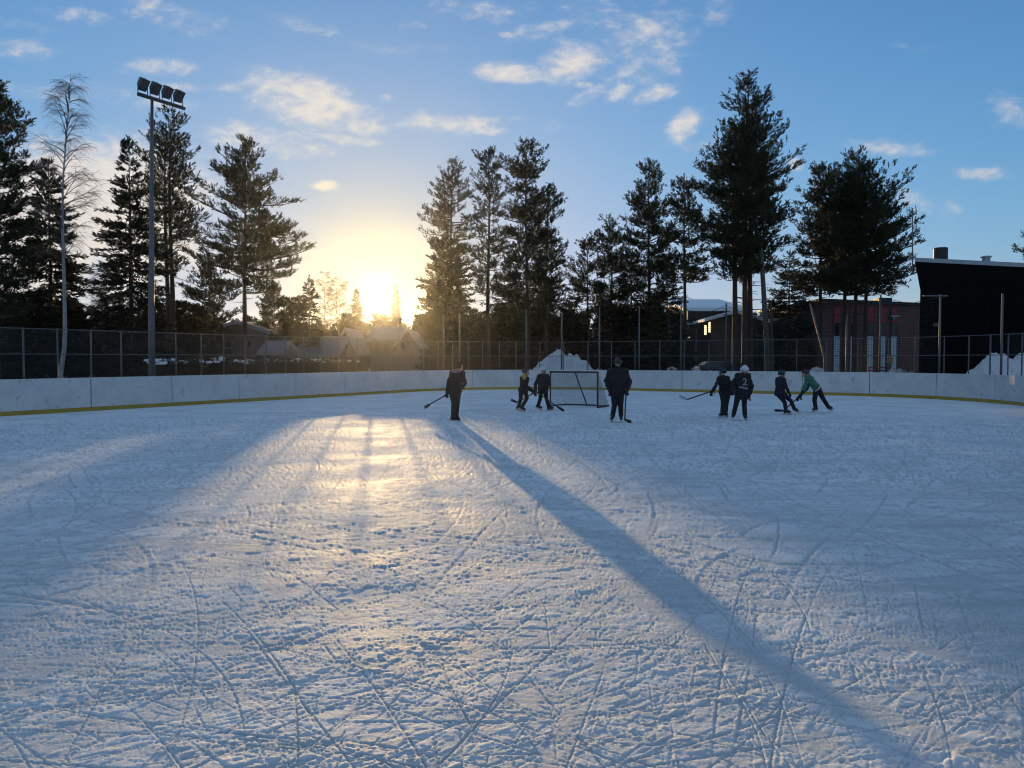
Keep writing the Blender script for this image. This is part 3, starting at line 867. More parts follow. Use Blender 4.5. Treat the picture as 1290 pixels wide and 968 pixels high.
place_tree('pine_tree', 'broad spreading pine with a single straight trunk, left of the setting sun', 'pine', 310, 50, [(179, 3), (195, 12), (215, 24), (240, 38), (265, 50), (300, 63), (335, 72), (360, 60), (375, 25)], 125, 366, group=TG, dens=1.2)
place_tree('pine_tree', 'low bushy dark young pine under the broad spreading pine', 'pine', 264, 53, [(333, 4), (350, 16), (370, 28), (395, 36), (425, 38), (445, 30)], 106, 450, group=TG, dens=1.2)
place_tree('spruce_tree', 'large dark spruce in front of a pine immediately right of the setting sun', 'spruce', 563, 60, [(300, 4), (318, 16), (335, 23), (360, 28), (385, 28), (410, 29), (440, 32)], 107, 462, group=SG, nn=11, dens=1.5)
place_tree('pine_tree', 'airy pine rising above the large dark spruce beside the sun', 'pine', 569, 66, [(205, 4), (222, 16), (245, 26), (275, 34), (305, 40), (335, 34), (350, 16)], 108, 348, group=TG, dens=.72)
place_tree('pine_tree', 'slender pine with a long bare trunk, second of the trio right of the sun', 'pine', 615, 53, [(191, 3), (205, 13), (230, 20), (265, 24), (300, 25), (340, 20), (370, 14)], 109, 372, group=TG, dens=.7)
place_tree('pine_tree', 'dense dark pine, tallest of the trio right of the sun', 'pine', 664, 50, [(181, 4), (200, 18), (222, 26), (250, 31), (290, 36), (330, 38), (370, 36), (410, 32)], 110, 410, group=TG, dens=1.05, nn=10)
place_tree('pine_tree', 'shorter pine leaning on the right side of the dense dark pine', 'pine', 688, 51, [(238, 4), (255, 12), (280, 19), (310, 22), (350, 18), (380, 12)], 111, 385, group=TG, dens=.9)
place_tree('pine_tree', 'round-topped pine, left one of the two low pines above the right goal post', 'pine', 741, 58, [(302, 4), (318, 14), (340, 22), (370, 26), (400, 28)], 112, 405, group=TG, dens=1.1)
place_tree('pine_tree', 'round-topped pine, right and taller one of the two low pines above the black jacket skater', 'pine', 769, 57, [(279, 4), (295, 14), (320, 23), (350, 28), (385, 30), (410, 26)], 113, 412, group=TG, dens=1.1)
place_tree('pine_tree', 'dark pine with a pointed top left of the dark gap before the tallest pine', 'pine', 817, 52, [(206, 4), (225, 15), (250, 22), (280, 28), (320, 31), (360, 31), (400, 24)], 114, 405, group=TG, dens=1.05, nn=10)
place_tree('pine_tree', 'drooping dark pine between the pointed pine and the tallest pine', 'pine', 862, 51, [(226, 4), (245, 14), (275, 24), (310, 34), (340, 40), (358, 20)], 115, 352, group=TG, dens=1.0)
place_tree('pine_tree', 'tallest pine of all, three dark trunks and a wide crown, behind the pair', 'pine', 938, 48, [(94, 5), (115, 15), (145, 24), (175, 33), (200, 42), (230, 49), (265, 51), (300, 49), (335, 40), (355, 22)], 116, 348, group=TG,
           stems=((0, 0, 1), (-.55, .25, .84), (.42, .3, .78)), dens=.85, nn=10)
place_tree('pine_tree', 'olive tinted pine, left one of the broad pine clump beside the brick building', 'pine', 1033, 52, [(208, 4), (225, 15), (250, 24), (285, 30), (320, 34), (360, 34), (375, 20)], 117, 372, group=TG, dens=1.05, nn=10)
place_tree('pine_tree', 'broad dark pine with three trunks, right one of the clump beside the brick building', 'pine', 1076, 50, [(197, 6), (215, 20), (240, 34), (270, 46), (300, 54), (335, 58), (358, 54), (374, 28)], 118, 368, group=TG,
           stems=((0, 0, 1), (-.55, .4, .93), (.8, .3, .86)), dens=.9, nn=10)
place_tree('pine_tree', 'pine tip peeping over the roof of the black building at the right edge', 'pine', 1304, 62, [(287, 3), (305, 12), (325, 22), (360, 26)], 119, 370, group=TG)
place_tree('spruce_tree', 'small dark spruce below the trio of pines, behind the end fence', 'spruce', 640, 56, [(330, 2), (355, 14), (390, 28), (430, 40), (455, 44)], 130, 462, group=SG, dens=1.2)
place_tree('spruce_tree', 'wide dark spruce under the dense pine, behind the snow heap', 'spruce', 688, 55, [(335, 2), (355, 16), (390, 32), (430, 46), (455, 50)], 131, 462, group=SG, dens=1.2)
place_tree('spruce_tree', 'dark spruce behind the net post beside the black jacket skater', 'spruce', 795, 52, [(330, 2), (360, 16), (400, 34), (440, 46), (458, 48)], 132, 462, group=SG, dens=1.2)
place_tree('spruce_tree', 'olive brown spruce low behind the fence, left of the snow covered roof', 'spruce', 840, 48, [(340, 2), (370, 15), (410, 27), (445, 34), (458, 34)], 133, 462, group=SG, leaf='pine')
place_tree('spruce_tree', 'dark spruce behind the utility pole, left of the brick building', 'spruce', 993, 60, [(320, 2), (350, 15), (390, 28), (430, 38), (458, 40)], 134, 462, group=SG, dens=1.2)

# birch and other bare trees
rng = np.random.RandomState(77)
Db = 30.0
b = G(74, Db, -0.1)
tp = [P(74, 485, Db), P(76, 468, Db), P(81, 445, Db), P(82, 415, Db), P(81, 360, Db), P(79, 300, Db), P(79, 230, Db), P(83, 180, Db), P(87, 130, Db), P(89, 97, Db)]
tp = [p - b for p in tp]; tp[0].z = -0.2
tr, br = gen_bare(rng, tp[-1].z, P(0, 330, Db).z, 1.05, tp, 0.1, 60, 0.0042, .35)
t = thing('birch_tree', b, 'thin bare birch with a pale curved trunk behind the left boards', 'tree')
tr.build('trunk', M['birch'], t, origin=Vector()); br.build('crown', M['twig'], t, origin=Vector())
for px, y, D, Rm, seed, lab in ((409, 340, 100, 1.6, 5, 'taller bare tree of the pair left of the setting sun'),
                                (424, 352, 76, 1.9, 6, 'shorter bare tree of the pair left of the setting sun'),
                                (129, 345, 50, 1.2, 8, 'small bare sapling between the birch and the pointed spruce')):
    rng = np.random.RandomState(seed); b = G(px, D, 0); H = P(px, y, D).z
    tr, br = gen_bare(rng, H, H * .28, Rm, [(0, 0, -.2), (.1, 0, H * .5), (0, .1, H)], .09, 26, 0.012, .2)
    t = thing('bare_tree', b, lab, 'tree')
    tr.build('trunk', M['twig'], t, origin=Vector()); br.build('crown', M['twig'], t, origin=Vector())
# low trees on the horizon in the gap where the sun stands
for px, y, D, w, kind, seed, lab in ((390, 352, 70, 15, 'spruce', 201, 'small spruce left of the bare pair of trees'),
                                     (450, 366, 115, 11, 'spruce', 202, 'slender spruce touching the left side of the sun'),
                                     (499, 360, 180, 9, 'spruce', 203, 'slender spruce touching the right side of the sun'),
                                     (478, 399, 140, 20, 'pine', 204, 'round low tree directly beneath the sun'),
                                     (345, 372, 72, 24, 'pine', 205, 'low rounded pine behind the broad spreading pine'),
                                     (372, 380, 74, 22, 'pine', 206, 'low rounded pine above the pale snowy roof')):
    kw = dict(nn=8, L=.24, W=.07)
    if kind == 'spruce': rows = [(y, 1), (y + 12, w * .3), (y + 28, w * .55), (440, w)]
    else: rows = [(y, 5), (y + 8, w * .7), (y + 25, w), (445, w)]
    place_tree('spruce_tree' if kind == 'spruce' else 'pine_tree', lab, kind, px, D, rows, seed, 448, group='low trees on the skyline around the sun', **kw)

# far-off wood that closes the view: one mass
def woods():
    rg = np.random.RandomState(9)
    protos = []
    for k in range(5):
        r_ = np.random.RandomState(300 + k)
        if k % 2: w, V, Q = gen_pine(r_, 10, 1.2, [(10, .2), (8.5, 1.2), (6, 1.9), (1.2, 2.0)], dens=.6, nn=4, L=.42, W=.17)
        else: w, V, Q = gen_spruce(r_, 10, .4, [(10, .1), (7, 1.0), (4, 1.7), (.4, 2.4)], dens=.5, nn=4, L=.42, W=.16)
        protos.append((V, Q))
    VV = []; QQ = []; off = 0
    def put(px, D, h):
        nonlocal off
        V, Q = protos[rg.randint(5)]
        s = h / 10; a = rg.uniform(0, 6.28); c, s2 = math.cos(a), math.sin(a)
        b = G(px, D)
        W_ = np.stack([(V[:, 0] * c - V[:, 1] * s2) * s * 1.25 + b.x, (V[:, 0] * s2 + V[:, 1] * c) * s * 1.25 + b.y, V[:, 2] * s], -1)
        VV.append(W_); QQ.append(Q + off); off += len(W_)
    for D, px0, px1, stp in ((50, -240, 232, 21), (66, -260, 250, 24), (82, -260, 330, 22), (105, -260, 330, 20), (68, 545, 860, 24), (84, 540, 1150, 20), (105, 535, 1160, 18), (130, 530, 1500, 22), (95, 1330, 1600, 40)):
        x = px0
        while x < px1:
            dd = D * rg.uniform(.94, 1.06); xx = x + rg.uniform(-8, 8)
            ytop = rg.uniform(382, 408) if (xx < 300 or xx > 560) else rg.uniform(398, 412)
            if 868 < xx < 930 and D < 100: ytop = 430
            w = .985 * (xx - 645) / 960 * dd + .173 * dd
            if not (18.3 < w < 24.8): put(xx, dd, P(xx, ytop, dd).z)
            x += stp
    for x_, y_ in ((436, 398), (450, 402)): put(x_, 95, P(x_, y_, 95).z)
    put(556, 84, 9.6); put(571, 86, 10.4)  # two added trees hidden behind the spruce, put there to block a light streak
    for x in range(330, 540, 8):
        dd = rg.uniform(112, 130); put(x + rg.uniform(-5, 5), dd, P(x, rg.uniform(403, 414), dd).z)
    o = arr_mesh('distant_wood', np.concatenate(VV), np.concatenate(QQ), M['spruce'], None, Vector((0, 90, 0)))
    tag(o, 'dark mass of far-off conifers closing the view behind the fence', 'woodland', kind='stuff')
woods()

# hedge with snow on top
def hedge():
    rg = np.random.RandomState(15)
    a = G(190, 36); b = G(448, 60)
    n = 5200
    u = rg.rand(n); th = rg.rand(n) * math.pi
    cx = a.x + (b.x - a.x) * u; cy = a.y + (b.y - a.y) * u
    nv = Vector((-(b.y - a.y), b.x - a.x)).normalized()
    hh = 1.55 + .25 * vnoise(u * 60, u * 0, 1.3, 3)
    rr_ = .55 * np.sqrt(rg.rand(n)); off = np.cos(th) * rr_
    z = rg.rand(n) * hh
    pos = np.stack([cx + nv.x * off, cy + nv.y * off, z], -1)
    ax = np.stack([nv.x * off + rg.normal(size=n) * .3, nv.y * off + rg.normal(size=n) * .3, .5 + rg.normal(size=n) * .3], -1)
    V, Q = needles(pos, ax, rg, 8, .2, .06, .8, .2)
    t = thing('hedge', (a + b) / 2, 'long dark clipped hedge with snow on top behind the left boards', 'hedge')
    arr_mesh('foliage', V, Q, M['hedge'], t, (a + b) / 2)
    sn = MB()
    for k in range(150):
        u = rg.rand()
        if rg.rand() < .35: u = round(u * 9) / 9 + rg.normal() * .02
        p = a.lerp(b, min(1, max(0, u))); o = rg.uniform(-.3, .3)
        h = 1.55 + .25 * float(vnoise(np.array([u * 60]), np.array([0.0]), 1.3, 3)[0])
        sn.ell((p.x + nv.x * o, p.y + nv.y * o, h + rg.uniform(-.05, .06)), (rg.uniform(.12, .4), rg.uniform(.12, .35), rg.uniform(.05, .11)), None, 8, 5)
    tag(sn.build('snow_cap', M['snow'], t, smooth=True), kind='stuff')
hedge()

# ------------------------------------------------------------------ buildings
def gable_house(label, pxl, pxr, D, y_eave, y_ridge, depth, wall, ridge='x', windows=(), chimney=False, roofm=None, over=0.35):
    """house whose front faces the camera; ridge along x (slope to us) or along y (gable to us)"""
    x0 = G(pxl, D).x; x1 = G(pxr, D).x; ze = P(645, y_eave, D).z; zr = P(645, y_ridge, D + (depth / 2 if ridge == 'x' else 0)).z
    o = Vector(((x0 + x1) / 2, D, 0))
    t = thing('house', o, label, 'house', 'houses with snowy roofs beyond the hedge')
    mb = MB()
    if ridge == 'x':
        pr = [(0, -.1), (depth, -.1), (depth, ze), (depth / 2, zr - .12), (0, ze)]
        a = [Vector((x0, D + p, z)) for p, z in pr]; b = [Vector((x1, D + p, z)) for p, z in pr]
    else:
        xm = (x0 + x1) / 2
        pr = [(x0, -.1), (x1, -.1), (x1, ze), (xm, zr - .12), (x0, ze)]
        a = [Vector((x, D, z)) for x, z in pr]; b = [Vector((x, D + depth, z)) for x, z in pr]
    mb.add(a + b, [(0, 1, 2, 3, 4), (9, 8, 7, 6, 5)] + [(i, i + 5, (i + 1) % 5 + 5, (i + 1) % 5) for i in range(5)])
    mb.build('wall', wall, t)
    rf = MB(); th = .28
    if ridge == 'x':
        sl = (zr - ze) / (depth / 2)
        for s in (0, 1):
            e = D - over if s == 0 else D + depth + over; m = D + depth / 2
            zlo = ze - sl * over + .03
            q = [Vector((x0 - over, e, zlo)), Vector((x1 + over, e, zlo)), Vector((x1 + over, m, zr + .03)), Vector((x0 - over, m, zr + .03))]
            rf.hexa([p for p in q] + [p + Vector((0, 0, th)) for p in q])
    else:
        xm = (x0 + x1) / 2; sl = (zr - ze) / (xm - x0)
        for s in (-1, 1):
            e = x0 - over if s < 0 else x1 + over; zlo = ze - sl * over + .03
            q = [Vector((e, D - over, zlo)), Vector((xm, D - over, zr + .03)), Vector((xm, D + depth + over, zr + .03)), Vector((e, D + depth + over, zlo))]
            rf.hexa([p for p in q] + [p + Vector((0, 0, th)) for p in q])
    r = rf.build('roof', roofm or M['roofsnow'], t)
    if chimney:
        c = MB(); c.box(((x0 * .3 + x1 * .7), D + depth * .55, zr + .35), (.6, .6, 1.1)); c.build('chimney', M['chim'], r)
    for (wx, wy, ww, wh) in windows:
        p = P(wx, wy, D); ww = ww / F * D; wh = wh / F * D
        f = MB(); f.box((p.x, D - .02, p.z), (ww + .16, .08, wh + .16)); fo = f.build('window', M['wallwhite'], t)
        g = MB(); g.box((p.x, D - .066, p.z), (ww, .01, wh)); g.build('pane', M['glass'], fo)
    return t
gable_house('house with a dark low gable behind the broad spreading pine', 262, 336, 70, 420, 408, 9, M['walldark'], 'y', [(288, 434, 8, 8), (312, 434, 8, 8)])
gable_house('small pale shed with a snowy front beside the hedge', 331, 354, 63, 446, 434, 4, M['wallwhite'], 'x', [(338, 449, 4, 4)])
gable_house('grey house with a wide snow covered roof above the hedge, left of the sun', 374, 424, 68, 449, 428, 8, M['walldark'], 'x', [(390, 455, 6, 5), (408, 455, 6, 5)], True)
gable_house('house with a steep snowy gable left of the house below the sun', 423, 447, 72, 440, 417, 7, M['walldark'], 'y', [(435, 436, 6, 7)])
gable_house('house with a broad snowy roof and pale wall directly below the sun', 466, 500, 76, 430, 416, 7, M['wallwhite'], 'x', [(474, 437, 6, 6), (488, 437, 6, 6)], True)
gable_house('house with a pale gable end facing the rink right below the sun', 499, 526, 74, 436, 418, 8, M['wallwhite'], 'y', [(508, 436, 5, 8), (516, 436, 4, 8)])

def brick_building():
    D = 57.0
    x0, x1 = G(1036, D).x, G(1200, D).x; h = P(0, 386, D).z
    t = thing('brick_building', ((x0 + x1) / 2, D, 0), 'red brick building with tall narrow window strips between the pines and black building', 'building')
    mb = MB(); mb.hexa([Vector(p) for p in ((x0, D, -.1), (x1, D, -.1), (x1, D + 14, -.1), (x0, D + 14, -.1), (x0, D, h + .35), (x1, D, h - .1), (x1, D + 14, h - .1), (x0, D + 14, h + .35))])
    mb.build('wall', M['brick'], t)
    r = MB(); r.hexa([Vector(p) for p in ((x0 - .3, D - .3, h + .36), (x1 + .3, D - .3, h - .09), (x1 + .3, D + 14.3, h - .09), (x0 - .3, D + 14.3, h + .36),
                                         (x0 - .3, D - .3, h + .56), (x1 + .3, D - .3, h + .11), (x1 + .3, D + 14.3, h + .11), (x0 - .3, D + 14.3, h + .56))])
    r.build('roof', M['chim'], t)
    for px in (1054, 1075, 1096, 1111.5, 1126, 1170):
        w = .42
        f = MB(); p = P(px, 410, D); f.box((p.x, D - .02, (h + .9) / 2 - .3), (w + .1, .08, h - .9)); fo = f.build('window', M['walldark'], t)
        a, b_ = P(px, 387, D).z, P(px, 407, D).z
        g = MB(); g.box((p.x, D - .066, (a + b_) / 2), (w, .012, a - b_)); g.build('red_panel', M['red'], fo)
        a, b_ = P(px, 408, D).z, P(px, 423, D).z
        g = MB(); g.box((p.x, D - .066, (a + b_) / 2), (w * .8, .012, a - b_)); g.build('pane', M['glass'], fo)
        a, b_ = P(px, 424, D).z, .5
        g = MB(); g.box((p.x, D - .066, (a + b_) / 2), (w, .012, a - b_)); g.build('pale_panel', M['palepanel'], fo)
    l = P(1124, 399, D); g = MB(); g.box((l.x, D - .35, l.z), (.55, .5, .1)); g.box((l.x, D - .15, l.z - .15), (.12, .3, .25)); g.build('wall_lamp', M['fascia'], t)
    g = MB(); q = P(1128, 386, D); g.box((q.x, D + 2, h + .5), (1.0, 1.0, .5)); g.build('roof_hatch', M['chim'], t)
brick_building()

def black_building():
    D0 = 37.5; x0 = G(1157.5, D0).x
    L = 7.2; W = 11.0; ang = R(-29)
    dx = Vector((math.cos(ang), math.sin(ang), 0)); dy = Vector((-dx.y, dx.x, 0))
    o = Vector((x0, D0, 0)); h0 = P(645, 331, D0).z; rot = Matrix.Rotation(ang, 3, 'Z')
    slope = -0.118
    H = lambda a: h0 + slope * a
    t = thing('black_building', o, 'large black clad building with an overhanging sloped roof and grey fascia at the right', 'building')
    def q(a, b, z): return o + dx * a + dy * b + Vector((0, 0, z))
    mb = MB()
    mb.hexa([q(0, 0, -.1), q(L, 0, -.1), q(L, W, -.1), q(0, W, -.1), q(0, 0, H(0) - .02), q(L, 0, H(L) - .02), q(L, W, H(L) - .02), q(0, W, H(0) - .02)])
    k = .3
    while k < L - .1:
        zt = H(k) - .35; mb.box(q(k, -.01, zt / 2), (.03, .03, zt), rot); k += .3
    mb.build('wall', M['black'], t)
    e = .24
    r = MB(); r.hexa([q(-.02, -.03, H(0) - 1.25), q(L, -.03, H(L) - .3), q(L, W, H(L) - .3), q(-.02, W, H(0) - 1.25), q(-e, -e, H(-e)), q(L + e, -e, H(L + e)), q(L + e, W + e, H(L + e)), q(-e, W + e, H(-e))]); ro = r.build('roof', M['black'], t)
    e2 = e + .02
    r = MB(); r.hexa([q(-e2, -e2, H(-e2) + .003), q(L + e2, -e2, H(L + e2) + .003), q(L + e2, W + e2, H(L + e2) + .003), q(-e2, W + e2, H(-e2) + .003),
                      q(-e2, -e2, H(-e2) + .2), q(L + e2, -e2, H(L + e2) + .2), q(L + e2, W + e2, H(L + e2) + .2), q(-e2, W + e2, H(-e2) + .2)]); r.build('fascia', M['fascia'], ro)
    def on_roof(px, py_top, back):
        """where the column of the picture meets the roof, a little behind the front edge"""
        for i in range(400):
            a = i * .02; p = q(a, back, H(a))
            if CX + F * p.x / p.y >= px: break
        return p, P(px, py_top, p.y).z
    p, zt = on_roof(1182, 312.5, .9); c = MB()
    c.tube([(p.x, p.y, p.z - .1), (p.x, p.y, zt - .05), (p.x, p.y, zt)], [.33, .33, .3], 20); c.build('chimney', M['chim'], ro)
    p, zt = on_roof(1239, 324, 1.2)
    c = MB(); c.box((p.x, p.y, (p.z + zt) / 2), (.26, .26, max(.2, zt - p.z + .1))); c.box((p.x, p.y, zt), (.36, .36, .06)); c.build('roof_vent', M['fascia'], ro)
    z = P(1176, 410, D0).z; c = MB(); c.box(q(.7, -.1, z), (.22, .2, .14), rot); c.build('wall_lamp', M['wallwhite'], t)
black_building()

def antenna():
    D = 42.0; b = P(1149.5, 346, D)
    t = thing('antenna_mast', Vector((b.x, b.y, b.z)), 'thin television aerial mast fixed to the left end of the black building', 'antenna')
    top = P(1149.5, 262, D)
    mb = MB(); mb.tube([b, top], [.035, .028], 8); mb.build('mast', M['galvdark'], t)
    mb = MB(); mb.rod(b + Vector((0, 0, .12)), b + Vector((.45, -.6, .12)), .025, 6); mb.build('wall_bracket', M['galvdark'], t)
    def arm(pts, r=.018):
        a = MB(); a.tube([P(x, y, D) for x, y in pts], r, 6); return a
    arm([(1149.5, 293.5), (1153, 291), (1154.8, 286), (1154.8, 281)]).build('curved_aerial', M['galvdark'], t)
    arm([(1149.5, 293.5), (1146, 295), (1143.5, 299), (1143, 305)]).build('curved_aerial', M['galvdark'], t)
    a = arm([(1142.5, 264.5), (1155, 268)], .02)
    for x, y in ((1142.5, 264), (1144, 265), (1146, 265.5), (1148, 266)):
        a.rod(P(x, y - 5, D), P(x - .2, y + 5, D), .014, 5)
    a.rod(P(1153.5, 259, D), P(1154.5, 271, D), .02, 5); a.rod(P(1155, 265, D - .3), P(1153, 270, D + .3), .014, 5)
    a.build('yagi_aerial', M['galvdark'], t)
antenna()

def dark_hall():
    D = 68.0
    x0, x1 = G(866, D).x, G(936, D).x; h = P(0, 391, D).z; h2 = P(0, 381, D + 8).z
    t = thing('flat_roofed_hall', ((x0 + x1) / 2, D, 0), 'dark hall with a snow covered roof and lit windows seen between the pine trunks', 'building')
    mb = MB(); mb.hexa([Vector(p) for p in ((x0, D, -.1), (x1, D, -.1), (x1, D + 9, -.1), (x0, D + 9, -.1), (x0, D, h), (x1, D, h), (x1, D + 9, h2), (x0, D + 9, h2))]); mb.build('wall', M['walldark'], t)
    r = MB(); e = .4; r.hexa([Vector(p) for p in ((x0 - e, D - e, h - .1), (x1 + e, D - e, h - .1), (x1 + e, D + 9 + e, h2 + .05), (x0 - e, D + 9 + e, h2 + .05),
                                                 (x0 - e, D - e, h + .2), (x1 + e, D - e, h + .2), (x1 + e, D + 9 + e, h2 + .4), (x0 - e, D + 9 + e, h2 + .4))]); r.build('roof', M['snow'], t)
    for px, y0, y1, w in ((888.5, 410, 422, .2), (894.5, 406, 419, .3), (900, 406, 417, .42), (898, 424, 428, .16), (868, 423, 426, .12)):
        a, b_ = P(px, y0, D), P(px, y1, D)
        f = MB(); f.box((a.x, D - .02, (a.z + b_.z) / 2), (w + .1, .08, a.z - b_.z + .1)); fo = f.build('window', M['walldark'], t)
        g = MB(); g.box((a.x, D - .066, (a.z + b_.z) / 2), (w, .012, a.z - b_.z))
        g.build('lit_pane', M['lit'], fo)
    # porch wing in front
    Dp = 64; y_e = 403
    xa, xb = G(890, Dp).x, G(962, Dp).x; ze, zr = P(0, 405, Dp).z, P(0, 395, Dp).z; xm = G(926, Dp).x
    t2 = thing('brown_house', ((xa + xb) / 2, Dp, 0), 'brown timber house with a low snowy gable behind the trunks of the tallest pine', 'house')
    mb = MB(); a = [Vector((x, Dp, z)) for x, z in ((xa + 1.2, -.1), (xb, -.1), (xb, ze), (xm, zr), (xa + 1.2, ze + .2))]; b = [p + Vector((0, 3.4, 0)) for p in a]
    mb.add(a + b, [(0, 1, 2, 3, 4), (9, 8, 7, 6, 5)] + [(i, i + 5, (i + 1) % 5 + 5, (i + 1) % 5) for i in range(5)]); mb.build('wall', M['wallbrown'], t2)
    r = MB()
    for s in (0, 1):
        e0 = (xa - .3, ze - .05) if s == 0 else (xb + .4, ze - .1)
        q = [Vector((e0[0], Dp - .4, e0[1])), Vector((xm, Dp - .4, zr + .03)), Vector((xm, Dp + 3.6, zr + .03)), Vector((e0[0], Dp + 3.6, e0[1]))]
        r.hexa(q + [p + Vector((0, 0, .22)) for p in q])
    r.build('roof', M['snow'], t2)
    for px, y in ((945, 420), (938, 440)):
        p = P(px, y, Dp); f = MB(); f.box((p.x, Dp - .02, p.z), (.9, .08, .9)); fo = f.build('window', M['wallwhite'], t2)
        g = MB(); g.box((p.x, Dp - .066, p.z), (.74, .012, .74)); g.build('pane', M['glass'], fo)
dark_hall()

# street lamp, sign, railing, car
def street_lamp():
    D = 56; b = G(877, D, 0)
    t = thing('street_lamp', b, 'small curved street lamp in front of the dark hall with lit windows', 'street lamp')
    mb = MB(); mb.tube([b, P(877, 415, D), P(875.5, 409.5, D), P(872, 407.5, D), P(868.5, 408, D)], [.06, .05, .045, .04, .035], 8); mb.build('pole', M['galvdark'], t)
    l = P(867.5, 408.4, D); mb = MB(); mb.ell(l, (.32, .16, .08)); mb.build('lamp_head', M['fascia'], t)
street_lamp()
def sign():
    D = 50; p = P(1121, 453, D); b = G(1121, D, 0)
    t = thing('notice_sign', b, 'plain yellow sign board on two posts in front of the brick building', 'sign')
    mb = MB(); mb.box((p.x, D, p.z), (.36, .03, .5)); mb.build('board', M['sign'], t)
    for s in (-.14, .14):
        mb = MB(); mb.rod((p.x + s, D + .03, -.1), (p.x + s, D + .03, p.z + .2), .02, 6); mb.build('leg', M['galvdark'], t)
sign()
def railing():
    D = 48
    t = thing('red_railing', G(1104, D, 0), 'low red railing at the foot of the brick building', 'railing')
    for y in (463, 467):
        mb = MB(); mb.rod(P(1094, y, D), P(1122, y, D), .04, 8); mb.build('rail', M['red'], t)
    for x in (1095, 1108, 1121):
        q = P(x, 463, D); mb = MB(); mb.rod((q.x, q.y, -.1), q, .035, 8); mb.build('leg', M['red'], t)
railing()
def car():
    D = 50.0; c = G(904, D, 0.05)
    t = thing('parked_car', c, 'dark parked car with snow on its bonnet behind the end boards', 'car')
    prof = [(-2.1, .35), (-2.15, .8), (-1.9, .95), (-1.45, 1.02), (-.8, 1.45), (.75, 1.47), (1.35, 1.05), (2.05, .9), (2.15, .6), (2.1, .35)]
    mb = MB()
    for k in range(2): pass
    a = [Vector((c.x + x, c.y - .85 + (.12 if z > 1.1 else 0), c.z + z)) for x, z in prof]; b = [Vector((c.x + x, c.y + .85 - (.12 if z > 1.1 else 0), c.z + z)) for x, z in prof]
    n = len(prof)
    mb.add(a + b, [tuple(range(n)), tuple(range(2 * n - 1, n - 1, -1))] + [(i, i + n, (i + 1) % n + n, (i + 1) % n) for i in range(n)]); mb.build('body', M['carpaint'], t)
    for x0, x1, w in ((-1.05, -.12, .5), (-.05, .95, .5)):
        g = MB(); pts = [(x0 - .22 if x0 < -.5 else x0, 1.06), (x1 + (.22 if x1 > .5 else 0), 1.06), (x1 - .1, 1.38), (x0 + .1, 1.38)]
        y = lambda z: c.y - .85 + (.12 * min(1, max(0, (z - 1.0) / .2))) - .012
        f = [Vector((c.x + px_, y(z), c.z + z)) for px_, z in pts]; g.hexa([f[0], f[1], f[1] + Vector((0, .02, 0)), f[0] + Vector((0, .02, 0)), f[3], f[2], f[2] + Vector((0, .02, 0)), f[3] + Vector((0, .02, 0))])
        g.build('side_window', M['glass'], t)
    for x in (-1.35, 1.35):
        for y in (-.8, .8):
            w = MB(); w.tube([(c.x + x, c.y + y - .1, c.z + .3), (c.x + x, c.y + y + .1, c.z + .3)], .32, 18); wo = w.build('wheel', M['tyre'], t)
            r = MB(); s = -1 if y < 0 else 1; r.tube([(c.x + x, c.y + y + s * .101, c.z + .3), (c.x + x, c.y + y + s * .115, c.z + .3)], .19, 14); r.build('rim', M['galv'], wo)
    s = MB(); s.ell((c.x + 1.6, c.y, c.z + 1.0), (.5, .7, .1), Matrix.Rotation(R(16), 3, 'Y')); s.build('bonnet_snow', M['snow'], t, smooth=True)
car()

# ------------------------------------------------------------------ people
DG = lambda: bpy.context.evaluated_depsgraph_get()
def skinned(name, mb, voxel, m, parent, smooth=6):
    """one continuous surface out of overlapping volumes"""
    o = ORIGIN[root_of(parent).name]
    me = bpy.data.meshes.new(name + '_src'); me.from_pydata([(p[0] - o.x, p[1] - o.y, p[2] - o.z) for p in mb.v], [], mb.f)
    ob = bpy.data.objects.new(name + '_src', me); COL.objects.link(ob)
    md = ob.modifiers.new('r', 'REMESH'); md.mode = 'VOXEL'; md.voxel_size = voxel
    if smooth:
        sm = ob.modifiers.new('s', 'SMOOTH'); sm.iterations = smooth; sm.factor = 0.5
    dg = DG(); dg.update()
    res = bpy.data.meshes.new_from_object(ob.evaluated_get(dg))
    bpy.data.objects.remove(ob); bpy.data.meshes.remove(me)
    res.name = name; res.shade_smooth()
    res.materials.clear()
    return link(name, res, m, parent, o)

def hand(mb, wr, el, grip=None, side=1, s=1.0):
    """palm, four bent fingers of unequal length and a thumb, continuing the forearm"""
    d = (wr - el).normalized()
    g = (grip - wr).normalized() if grip is not None else d
    d = (d * .6 + g * .4).normalized()
    a = Vector((0, 0, 1)).cross(d); a = a.normalized() if a.length > .1 else Vector((1, 0, 0))
    c = d.cross(a)                       # curl direction
    if c.z > 0: c = -c
    p = wr + d * .045 * s
    mb.capsule(wr, wr + d * .08 * s, .026 * s, .032 * s, 8)
    for k, l in enumerate((.068, .078, .073, .058)):
        o = a * ((k - 1.5) * .02 * s)
        k0 = wr + d * .085 * s + o; k1 = k0 + d * l * .45 * s + c * .012 * s; k2 = k1 + c * l * .45 * s + d * l * .1 * s; k3 = k2 - d * l * .3 * s + c * .006 * s
        mb.capsule(k0, k1, .0105 * s, .01 * s, 6); mb.capsule(k1, k2, .01 * s, .009 * s, 6); mb.capsule(k2, k3, .009 * s, .008 * s, 6)
    t0 = wr + d * .03 * s + a * side * .028 * s; t1 = t0 + (d * .5 + a * side * .7 + c * .3).normalized() * .04 * s; t2 = t1 + (d * .7 + c * .6).normalized() * .032 * s
    mb.capsule(t0, t1, .013 * s, .011 * s, 6); mb.capsule(t1, t2, .011 * s, .009 * s, 6)

